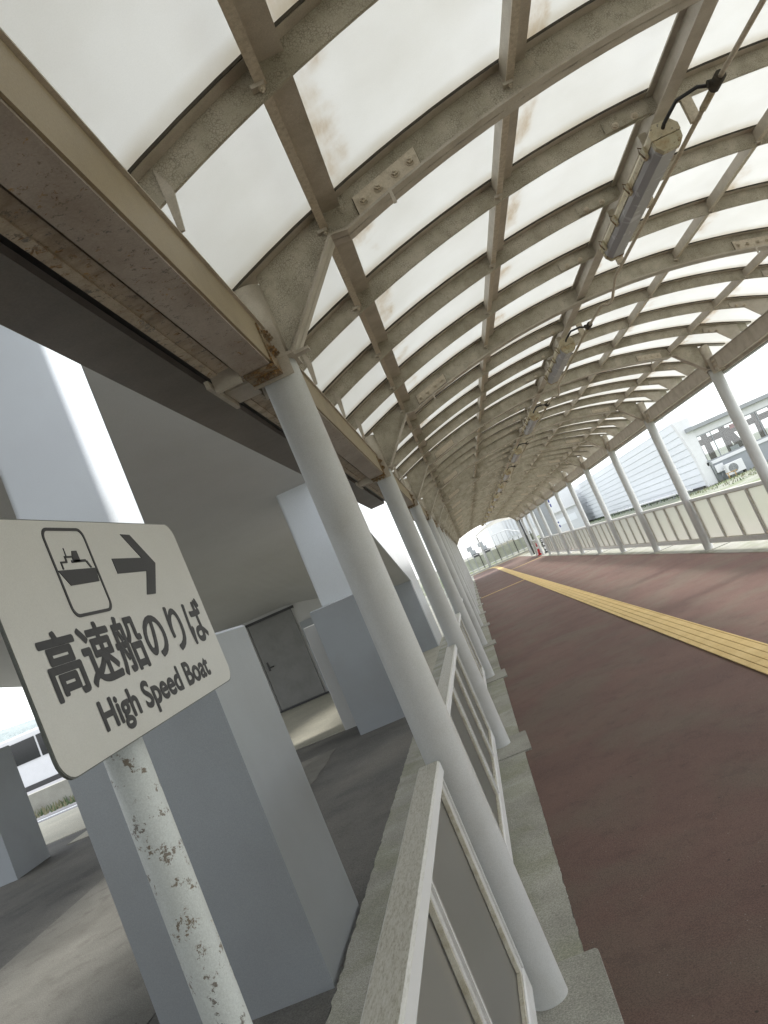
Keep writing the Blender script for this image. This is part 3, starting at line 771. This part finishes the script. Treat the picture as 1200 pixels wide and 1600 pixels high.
for (x0, x1, y0) in ((-2.145, -1.32, 3.51), (-2.145, -1.32, 9.78), (-7.95, -7.12, 9.80), (-7.95, -7.12, 3.51), (-2.145, -1.32, -2.8)):
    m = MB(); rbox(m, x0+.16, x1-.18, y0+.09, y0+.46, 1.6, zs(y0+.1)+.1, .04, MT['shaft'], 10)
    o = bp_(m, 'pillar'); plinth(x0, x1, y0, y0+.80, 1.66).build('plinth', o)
m = MB(); m.grid([[(-2.52, 10.7, z), (-1.6, 10.7, z), (-1.6, 11.5, z), (-2.52, 11.5, z)] for z in (-.05, 1.5)], MT['soffit']); bp_(m, 'plinth', bevel=.01)
# sloping soffit slab, falling faster towards the stair on the walkway side
m = MB()
def z_stair(y):
    P = [(-6, zs(-6)), (10.3, zs(10.3)), (11.9, 2.885), (16.94, 1.525)]
    for (a, za), (c, zc) in zip(P, P[1:]):
        if y <= c: return za+(zc-za)*(y-a)/(c-a)
    return 1.525
xs_ = [-8.7, -4.4]+[-4.4+3.03*k/14 for k in range(1, 15)]; ys_ = [-6, 3, 8]+[9+.5*k for k in range(17)]
def zz(x, y):
    t = min(max((x+4.4)/3.03, 0), 1); t = t*t*(3-2*t); return zs(y)*(1-t)+z_stair(y)*t
m.grid([[(x, y, zz(x, y)) for x in xs_]+[(x, y, zz(x, y)+.2) for x in reversed(xs_)] for y in ys_], MT['soffit'], smooth=False)
bp_(m, 'soffit')
m = MB()      # white fascia along the walkway, falling with the stair, then wall down to the ground
pf = [(-6, zs(-6)-.03), (9.8, 3.218), (10.6, 3.215), (11.9, 2.855), (16.95, 1.50), (16.95, -.05), (19.3, -.05), (19.3, 1.2), (22.8, 6.0), (-6, 7.2)]
pf = [(-6, zs(-6)-.03), (9.8, 3.218), (10.3, 3.14), (11.9, 2.86), (16.95, 1.525), (16.95, -.05), (18.9, -.05), (18.9, 3.9), (12, 6.2), (-6, 7.2)]
m.prism(pf, 0, -1.37, -1.345, MT['bwhite'])
bp_(m, 'fascia')
m = MB(); m.box(-1.90, -1.372, 16.95, 17.1, -.05, 1.62, MT['bblue']); m.box(-2.0, -1.9, 16.95, 18.8, -.05, 1.62, MT['bblue']); bp_(m, 'end_wall')
m = MB(); m.box(-7.0, -1.9, 16.96, 17.4, -.05, 2.25, MT['soffit']); m.box(-4.0, -3.0, 16.90, 16.955, -.05, 1.66, MT['bblue']); w_ = bp_(m, 'back_wall')
for (xa, xb) in ((-6.2, -5.14), (-5.13, -4.07)):
    m = MB(); m.cbox(xa, xb, 16.92, 16.958, .03, 2.02, MT['door'], .005); d_ = bp_(m, 'door')
    m = MB(); hx = xb-.1 if xa < -6 else xa+.1
    m.tube([(hx, 16.92, 1.0), (hx, 16.87, 1.0), (hx+(-.13 if xa < -6 else .13), 16.87, 1.0)], .014, MT['darkmetal'], 8); m.box(hx-.02, hx+.02, 16.905, 16.919, .93, 1.13, MT['darkmetal']); m.build('handle', d_)
m = MB(); m.box(-6.26, -4.0, 16.90, 16.958, 2.022, 2.08, MT['darkmetal']); m.box(-6.3, -3.95, 16.88, 16.958, -.01, .025, MT['darkmetal']); bp_(m, 'door_frame')
m = MB(); m.prism([(-6, 7.0), (12, 6.1), (16.9, 2.4), (16.9, 2.6), (12, 6.4), (-6, 7.3)], 0, -8.7, -1.38, MT['soffit']); bp_(m, 'roof')
m = MB(); m.box(-8.72, -8.70, -6, 12.0, 2.9, 7.2, MT['bwhite']); bp_(m, 'side_wall')
m = MB(); m.box(-8.7, -1.38, -7.2, -7.0, -.05, 7.2, MT['soffit']); bp_(m, 'light_block_wall')  # unseen wall behind the camera, added to darken the pillar fronts
# grey girder and black shade sheet along the edge, between building and canopy
m = MB(); m.box(-.875, -.685, -5, 9.75, 2.55, 2.70, MT['girder']); 
gd = m.build('edge_girder'); tag(gd, 'smooth dark grey girder running along the left edge of the canopy', 'girder')
m = MB(); m.box(-.684, -.52, -5, 30, 2.585, 2.595, MT['black'])  # black sheet stands in for the shadow between gutter and girder
m.build('gap_shade_sheet', gd)
for i, yy in enumerate([-2.0, -4.5]):
    m = MB(); m.box(-1.3445, -.876, yy, yy+.08, 2.585, 2.665, MT['girder']); m.build('bracket', gd)

# ------------------------------------------------------------------ right: metal shed, window building
sh = MB(); hgt = 3.45; rows = 10
x_of = lambda z: 11.92-.30*max(0, (z-1.2)/2.25)**1.6
prof = []
for k in range(rows):
    z0 = hgt*k/rows; z1 = hgt*(k+1)/rows
    prof += [(x_of(z0)-.04, z0), (x_of(z1)-.008, z1-.018), (x_of(z1)+.012, z1-.018)]
prof += [(x_of(hgt)-.03, hgt)]
shed = empty('metal_shed', (15, 60, 0), 'long white shed clad in horizontal metal siding with curved roof, right of walkway', 'shed')
base = prof[:3*rows+1]
wallp = base+[(12.15, hgt), (12.15, -.05), (11.92, -.05)]
sh.grid([[(x-15, y-60, z) for x, z in wallp] for y in (38.3, 44.6)], MT['siding'])
top = [(x_of(hgt)+1.45-1.45*math.cos(R(180*k/12)), hgt+.45*math.sin(R(180*k/12))) for k in range(1, 13)]
full = base+top+[(14.5, -.05), (11.92, -.05)]
sh.grid([[(x-15, y-60, z) for x, z in full] for y in (44.601, 96)], MT['siding']); sh.build('cladding', shed)
m = MB()
tr = [(x_of(z)-.06, z) for z in [0, .5, 1, 1.5, 2, 2.5, 3, hgt]]
m.prism([(x-15, z) for x, z in tr]+[(x-15+.45-.0*z, z) for x, z in reversed([(11.88, 0), (11.85, 1.5), (11.9, hgt)])], 1, 37.93-60, 38.29-60, MT['white']); m.build('end_trim', shed)
m = MB(); m.box(11.75-15, 11.86-15, -21.6, 36, -.02, .10, MT['darkmetal']); m.build('base_flashing', shed)
sb = MB(); sb.tube([(11.2, 38.4, .18), (11.2, 60, .18)], .06, MT['white'], 8); 
for k in range(8): sb.box(11.17, 11.23, 39+k*2.8, 39.08+k*2.8, -.03, .14, MT['midgrey'])
tag(sb.build('ground_pipe'), 'long pale pipe laid along the foot of the white shed', 'pipe')

wb = empty('waiting_building', (16, 40, 0), 'low white building with wide windows and brown posts inside at right', 'building')
def wp(mb, name, parent=None): 
    o = mb.build(name, None); o.parent = parent or wb
    if parent is None: o.matrix_parent_inverse = Matrix.Translation((-16, -40, 0))
    return o
m = MB(); m.box(12.2, 26, 38.0, 38.2, -.05, .98, MT['bblue']); m.box(12.2, 26, 38.0, 38.2, 2.42, 2.75, MT['white']); m.box(11.95, 12.22, 38.003, 38.25, -.05, 2.75, MT['white'])
m.box(12.2, 26, 43.8, 44.0, -.05, .7, MT['brown']); wp(m, 'wall')
m = MB(); m.prism([(37.7, 2.76), (44.2, 2.76), (44.2, 3.0), (37.7, 2.95)], 0, 11.95, 26, MT['midgrey']); wp(m, 'roof')
m = MB(); m.box(12.22, 26, 37.93, 38.0, .90, 1.06, MT['white']); wp(m, 'sill')
m = MB(); m.box(12.2, 26, 38.3, 44, -.02, .03, MT['apron']); wp(m, 'floor')
for i, (xa, xb) in enumerate(((12.26, 14.46), (14.54, 16.7), (16.78, 19), (19.08, 21.3))):
    m = MB(); fw_ = .06
    m.box(xa, xb, 38.02, 38.10, 1.06, 1.06+fw_, MT['midgrey']); m.box(xa, xb, 38.02, 38.10, 2.36, 2.42, MT['midgrey'])
    m.box(xa, xa+fw_, 38.02, 38.10, 1.12, 2.36, MT['midgrey']); m.box(xb-fw_, xb, 38.02, 38.10, 1.12, 2.36, MT['midgrey'])
    m.box(xa+.75, xa+.79, 38.03, 38.09, 1.12, 2.36, MT['midgrey']); f_ = wp(m, 'window')
    m = MB(); m.box(xa+.06, xb-.06, 38.055, 38.062, 1.12, 2.36, MT['glass']); m.build('pane', f_)
m = MB()
for xx in (13.3, 14.25, 16.0, 16.9, 19.5): m.box(xx, xx+.26, 40.2, 40.42, .03, 2.6, MT['brown'])
m.box(12.3, 25, 40.22, 40.34, 1.92, 2.16, MT['brown']); m.box(12.3, 25, 43.0, 43.1, 2.2, 2.3, MT['brown'])
m.prism([(14.35, 2.3), (14.75, 2.3), (15.6, .05), (15.2, .05)], 1, 40.40, 40.5, MT['brown'])
for xx in (13.1, 15.2, 18.3): m.box(xx, xx+.1, 43.0, 43.1, .03, 2.6, MT['brown'])
wp(m, 'timber_frame')
m = MB(); m.box(14.15, 14.5, 38.6, 38.63, 2.12, 2.32, MT['redpaint']); tag(m.build('hanging_sign'), 'small red sign hanging inside the window building', 'sign')
m = MB(); m.box(14.0, 14.5, 39.4, 39.43, .9, 1.35, MT['darkmetal']); m.box(14.04, 14.46, 39.38, 39.399, .94, 1.31, MT['white']); m.box(14.05, 14.1, 39.4, 39.44, .03, .9, MT['darkmetal']); m.box(14.4, 14.45, 39.4, 39.44, .03, .9, MT['darkmetal'])
tag(m.build('notice_board'), 'white notice board with dark frame standing inside the window building', 'board')
def foliage(name, c, rx, ry, rz, n, size, mat, parent=None):
    m = MB(); rnd = random.Random(len(name)*7+n)
    for _ in range(n):
        while True:
            p = Vector((rnd.uniform(-1, 1), rnd.uniform(-1, 1), rnd.uniform(-1, 1)))
            if p.length < 1: break
        p = Vector((c[0]+p.x*rx, c[1]+p.y*ry, c[2]+p.z*rz)); a = Vector((rnd.uniform(-1, 1), rnd.uniform(-1, 1), rnd.uniform(-1, 1))).normalized(); q = a.orthogonal().normalized()*size*rnd.uniform(.5, 1.2); r_ = a.cross(q)*.5
        m.face([p-q, p+r_, p+q, p-r_], mat)
    return m.build(name, parent)
tr_ = empty('tree', (14.2, 47, 0), 'small green tree seen through the windows of the low building', 'tree')
m = MB(); m.tube([(0, 0, 0), (.05, 0, 1.0), (0, .05, 1.7)], .06, MT['brown'], 8, r2=.03); m.build('trunk', tr_)
foliage('crown', (0, 0, 1.7), .6, .6, .65, 700, .10, MT['leaf'], tr_)
# AC unit
ac = empty('air_conditioner', (13.15, 37.5, 0), 'white outdoor air conditioner unit with round fan grille below the windows', 'air conditioner')
m = MB(); m.cbox(-.42, .42, -.16, .16, .10, .66, MT['white'], .015)
m.box(-.40, -.32, -.12, .12, -.02, .10, MT['darkmetal']); m.box(.32, .40, -.12, .12, -.02, .10, MT['darkmetal']); m.build('casing', ac)
m = MB(); m.grid([[(-.10+.22*math.cos(t), yy, .38+.22*math.sin(t)) for t in [2*math.pi*k/24 for k in range(24)]] for yy in (-.17, -.161)], MT['midgrey'])
for rr_ in (.07, .13, .19): m.tube([(-.10+rr_*math.cos(t), -.176, .38+rr_*math.sin(t)) for t in [2*math.pi*k/20 for k in range(21)]], .006, MT['darkmetal'], 4)
m.build('fan_grille', ac)
m = MB(); m.cbox(12.45, 12.85, 37.80, 37.99, .42, .80, MT['white'], .01); m.tube([(12.65, 37.9, .42), (12.65, 37.9, .0)], .03, MT['midgrey'], 8); tag(m.build('meter_box'), 'small pale meter box on the wall left of the air conditioner', 'box')
m = MB(); m.tube([(12.38, 37.86, 0), (12.38, 37.86, 1.0), (12.30, 37.86, 1.15)], .05, MT['midgrey'], 8); tag(m.build('downpipe'), 'grey downpipe at the corner of shed and window building', 'pipe')
th = MB()
for dx in (0, .55):
    for s in (-1, 1): th.tube([(12.55+dx*.6, 36.9, .25), (12.55+dx*.6+s*.07, 36.9+s*.12, 0)], .014, MT['tan'], 6)
th.box(12.45, 13.0, 36.87, 36.92, .24, .275, MT['tan']); tag(th.build('sawhorse'), 'small wooden sawhorse on the gravel beside the pale pipe', 'sawhorse')
gr = MB(); rnd = random.Random(3)
for _ in range(700):
    x = rnd.uniform(10.5, 16); y = rnd.uniform(31, 37.5)+rnd.random()**3*3; h = rnd.uniform(.03, .14); a = rnd.uniform(0, 3.14)
    gr.face([(x, y, -.02), (x+.04*math.cos(a), y+.04*math.sin(a), -.02), (x+rnd.uniform(-.05, .05), y, h)], MT['drygrass'] if rnd.random() < .5 else MT['leaf'])
for _ in range(160):
    x = rnd.uniform(10.9, 11.7); y = rnd.uniform(40, 70); h = rnd.uniform(.05, .35); a = rnd.uniform(0, 3.14)
    gr.face([(x, y, -.02), (x+.05*math.cos(a), y+.05*math.sin(a), -.02), (x+rnd.uniform(-.08, .08), y, h)], MT['leaf'])
tag(gr.build('weeds'), 'sparse weeds growing through the gravel by the shed', 'weeds', kind='stuff')
pw_ = MB()
for dz, dx in ((0, 0), (-.55, .8)):
    pw_.tube([(8+dx, 36, 3.9+dz*.5), (16+dx, 38, 4.75+dz), (30+dx, 41.5, 6.6+dz)], .014, MT['midgrey'], 4)
tag(pw_.build('power_line'), 'two thin overhead wires against the white sky at right', 'wire')
pl = MB(); pl.tube([(30, 41.5, 0), (30, 41.5, 7.2)], .12, MT['midgrey'], 10); pl.box(29.2, 31.2, 41.45, 41.55, 6.4, 6.5, MT['midgrey']); tag(pl.build('utility_pole'), 'grey utility pole carrying the overhead wires', 'pole')
# low planting strip beyond the right railing
# ------------------------------------------------------------------ far end
# banner on bent pole
bn = empty('banner_pole', (5.45, 45, 0), 'tall dark pole with crooked top and narrow blue banner beyond the right railing', 'banner')
m = MB(); m.tube([(0, 0, 0), (0, 0, 2.85), (.10, 0, 3.0), (.22, 0, 2.95), (.24, 0, 3.2)], .035, MT['darkmetal'], 8); m.build('pole', bn)
m = MB()
for z0, z1 in ((2.50, 2.75), (2.22, 2.42), (1.2, 1.3), (.95, 1.1)): m.box(.04, .16, -.01, .01, z0, z1, MT['blue'])
m.box(-.03, .035, .036, .05, .8, 2.4, MT['midgrey']); m.build('banner_cloth', bn)
# panel box cabinet
m = MB(); m.cbox(4.62, 5.45, 45.6, 46.0, -.02, 3.0, MT['midgrey'], .02); tag(m.build('grey_cabinet'), 'tall slate grey cabinet standing outside the right columns', 'cabinet')
# cone
cn = empty('traffic_cone', (3.80, 43.6, 0), 'red traffic cone with pale band in the gap of the right railing', 'traffic cone')
m = MB(); m.cbox(-.19, .19, -.19, .19, 0, .04, MT['redpaint'], .01)
m.grid([[(r*math.cos(t), r*math.sin(t), z) for t in [2*math.pi*k/16 for k in range(16)]] for z, r in ((.04, .14), (.36, .09))], MT['redpaint'], smooth=True)
m.grid([[(r*math.cos(t), r*math.sin(t), z) for t in [2*math.pi*k/16 for k in range(16)]] for z, r in ((.50, .066), (.72, .03))], MT['redpaint'], smooth=True); m.build('body', cn)
m = MB(); m.grid([[(r*math.cos(t), r*math.sin(t), z) for t in [2*math.pi*k/16 for k in range(16)]] for z, r in ((.3601, .0905), (.4999, .0665))], MT['white'], smooth=True); m.build('band', cn)
# black and white board behind the cone
sg = empty('upright_board', (4.15, 42.8, 0), 'dark upright board with white blocks beside the red cone', 'board')
m = MB(); m.box(-.16, .16, -.02, .02, .05, .86, MT['darkmetal']); m.box(-.2, .2, -.1, .1, -.02, .05, MT['darkmetal']); m.build('board', sg)
m = MB()
for z0, z1, x0, x1 in ((.74, .80, -.12, .05), (.66, .70, -.12, .05), (.44, .58, -.10, .10), (.22, .36, -.13, -.02), (.20, .32, .02, .13), (.10, .16, -.1, .1)): m.box(x0, x1, -.026, -.0205, z0, z1, MT['white'])
m.build('white_blocks', sg)
# second small canopy beyond the end
c2 = empty('far_canopy', (3.2, 56, 0), 'smaller pale vaulted canopy beyond the end of the long one', 'canopy')
m = MB()
def arc2(w_, zc, h_, n=14): return [(-w_+2*w_*i/n, zc+h_*(1-((i*2/n)-1)**2)) for i in range(n+1)]
a2 = arc2(2.1, 2.62, .45); m.grid([[(x, -3.5, z), (x, 6, z), (x, 6, z+.03), (x, -3.5, z+.03)] for x, z in a2], MT['sheet']); m.build('roof', c2)
for xx in (-1.9, 1.9):
    for yy in (-3.3, 1.0, 5.6):
        if xx < 0 and yy < 4: continue
        m = MB(); m.tube([(xx, yy, 0), (xx, yy, 2.66)], .07, MT['column'], 12); m.build('post', c2)
# green kerb-top fence across the end
fc = empty('end_fence', (2.2, 63.4, .1), 'pale green post fence closing off the far end of the walkway', 'fence')
for k in range(13):
    m = MB(); x = -2.75+k*.50; m.box(x-.03, x+.03, -.03, .03, 0, 1.35, MT['midgrey'] if k % 3 else MT['darkmetal']); m.build('fence_post', fc)
m = MB()
for z in (.18, 1.28): m.box(-2.9, 3.6, .035, .06, z, z+.05, MT['white'])
m.build('fence_rail', fc)
fp = ground_mat('green_mesh_panel', [(.3, (.30, .32, .25)), (.7, (.42, .44, .37))], 2, 30)
m = MB(); m.box(-2.9, 3.6, .065, .075, .24, 1.12, fp); m.build('mesh_panel', fc)
m = MB(); m.prism([(64.6, -.05), (65.4, .7), (80, .9), (80, -.05)], 0, -14, 8, MT['gravel']); tag(m.build('bank'), kind='structure')
fb = empty('terminal_building', (6, 70, 0), 'pale building with ribbed white shutters and outside stair at the far end', 'building')
m = MB(); m.box(-3.1, 5, 0, 8, .3, 4.9, MT['white']); m.build('wall', fb)
m = MB()
for k in range(9): m.box(-1.9+k*.30, -1.9+k*.30+.16, -.12, -.005, 1.6, 4.6, MT['bwhite'])
m.build('shutter', fb)
m = MB(); m.box(-3.3, 5.2, -.3, 8.2, 4.9, 5.05, MT['midgrey']); m.build('roof', fb)
for (xa, za) in ((2.2, 1.0), (1.2, 2.6)):
    m = MB(); m.box(xa, xa+.8, -.05, -.002, za, za+1.0, MT['glassdark']); m.build('window', fb)
stp = empty('outside_stair', (4.2, 66.5, 0), 'concrete stair with metal handrail rising in front of the terminal building', 'stairs')
m = MB(); m.prism([(-1.6, .1), (1.6, .1), (1.6, .35), (-.3, 1.45), (-1.6, 1.45)], 1, -.5, .8, MT['apron']); m.build('steps', stp)
m = MB(); m.tube([(-1.6, -.45, 2.35), (-.3, -.45, 2.35), (1.6, -.45, 1.25)], .035, MT['white'], 6)
for k in range(9):
    x = -1.6+k*.4; zb = 1.45 if x < -.3 else 1.45-(x+.3)*.58; m.tube([(x, -.45, zb), (x, -.45, zb+.88)], .018, MT['midgrey'], 5)
m.build('handrail', stp)
for nm, x, lab in (('loading_crane', 1.0, 'left of two grey boxy ship cranes far beyond the fence'), ('loading_crane', 3.3, 'right of two grey boxy ship cranes far beyond the fence')):
    m = MB(); m.box(x-.6, x+.5, 150, 151, 2.3, 3.2, MT['midgrey']); m.box(x-.2, x+.9, 150, 151, 1.1, 2.3, MT['midgrey']); m.box(x+.0, x+1.2, 149.8, 150, .0, 1.5, MT['darkmetal']); m.tube([(x+.4, 150.5, 3.2), (x+.7, 150.5, 4.4)], .06, MT['midgrey'], 5)
    tag(m.build(nm), lab, 'crane', 'cranes beyond the fence')
# slim posts of a gateway right of the cone
for k, (x, y, lab) in enumerate(((3.9, 48.9, 'slim dark signal post nearest the red cone'), (4.0, 52.6, 'slim dark signal post farther behind the red cone'))):
    m = MB(); m.tube([(x, y, 0), (x, y, 2.75)], .055, MT['darkmetal'], 10); tag(m.build('signal_post'), lab, 'post', 'slim posts at the far right')
hb = MB()      # a glazed hut seen through the columns
hut = empty('far_hut', (7.4, 58, 0), 'pale glazed hut seen between the far right columns', 'building')
m = MB(); m.box(-1.4, 1.6, 0, 3, 0, 1.6, MT['bwhite']); m.box(-1.4, 1.6, .1, 3, 1.6, 1.9, MT['white']); m.build('wall', hut)
m = MB(); m.box(-1.1, 1.2, -.02, -.001, .9, 1.4, MT['siding']); m.build('window', hut)
m = MB(); m.box(-1.6, 1.8, -.2, 3.2, 1.9, 2.0, MT['white']); m.build('roof', hut)

# ------------------------------------------------------------------ far left: kerb wall, van, parapet, hills
m = MB(); m.box(-30, -8.5, 17.2, 17.5, -.03, .50, MT['footing']); 
pln = tag(m.build('planter_wall'), 'low concrete planter wall with weeds between road and yard', 'wall')
m = MB(); rnd = random.Random(5)
for _ in range(1200):
    x = rnd.uniform(-20, -9); y = rnd.uniform(16.8, 17.2); h = rnd.uniform(.04, .20); m.face([(x, y, -.03), (x+.05, y, -.03), (x+rnd.uniform(-.12, .12), y+.03, h)], MT['drygrass'] if rnd.random() < .6 else MT['leaf'])
tag(m.build('weeds'), 'weeds at the foot of the low planter wall', 'weeds', kind='stuff')
m = MB(); m.box(-30, -8.6, 15.9, 16.05, -.024, -.012, MT['white']); tag(m.build('road_line'), 'white painted line along the road edge at far left', 'road marking')
van = empty('white_van', (-13.9, 22.2, 0), 'white van with blacked out side windows parked on the road at far left', 'van')
m = MB(); m.prism([(-2.2, .35), (2.2, .35), (2.3, .9), (2.1, 1.15), (1.5, 1.95), (-2.1, 1.98), (-2.25, 1.2)], 1, -.85, .85, MT['white']); m.build('body', van, bevel=.05)
for (xa, xb) in ((-2.0, -.75), (-.65, .35), (.42, 1.35)):
    m = MB(); m.box(xa, xb, -.87, -.852, 1.15, 1.78, MT['glassdark']); m.build('window', van)
for xx in (-1.4, 1.4):
    m = MB(); m.grid([[(xx+.33*math.cos(t), yy, .33+.33*math.sin(t)) for t in [2*math.pi*k/24 for k in range(24)]] for yy in (-.88, -.66)], MT['black']); wh = m.build('wheel', van)
    m = MB(); m.grid([[(xx+.2*math.cos(t), yy, .33+.2*math.sin(t)) for t in [2*math.pi*k/16 for k in range(16)]] for yy in (-.895, -.881)], MT['midgrey']); m.build('rim', wh)
m = MB(); m.box(-2.2, 2.2, -.87, -.851, .36, .50, MT['darkmetal']); m.build('trim', van)
par = empty('bridge_parapet', (-35, 48, 0), 'long white parapet with small dark slots and red chevrons at far left', 'parapet')
m = MB(); m.box(-30, 20, 0, .3, -.05, 2.55, MT['white']); m.build('wall', par)
m = MB()
for k in range(60): m.box(-14+k*.5, -14+k*.5+.25, -.02, -.001, 2.2, 2.36, MT['darkmetal'])
tag(m.build('slot_row', par), kind=None)
m = MB()
for k in range(2):
    x = 2.2+k*.5
    m.prism([(x, 1.75), (x+.22, 1.75), (x+.02, 2.08), (x+.22, 2.4), (x, 2.4), (x-.2, 2.08)], 1, -.06, -.03, MT['orange'])
m.build('chevron', par)
m = MB(); rnd = random.Random(11)
pts = []; x = -1400
while x < -60:
    pts.append((x, 29+8*math.sin(x*.006)+4*math.sin(x*.021)+rnd.uniform(0, 2))); x += 22
hl = [[(x, 560, -.1), (x, 600, z*.8), (x, 680, z), (x, 900, -.1)] for x, z in pts]
m.grid(hl, MT['hill'], closed=False, caps=False, smooth=True)
tag(m.build('hills'), kind='structure')
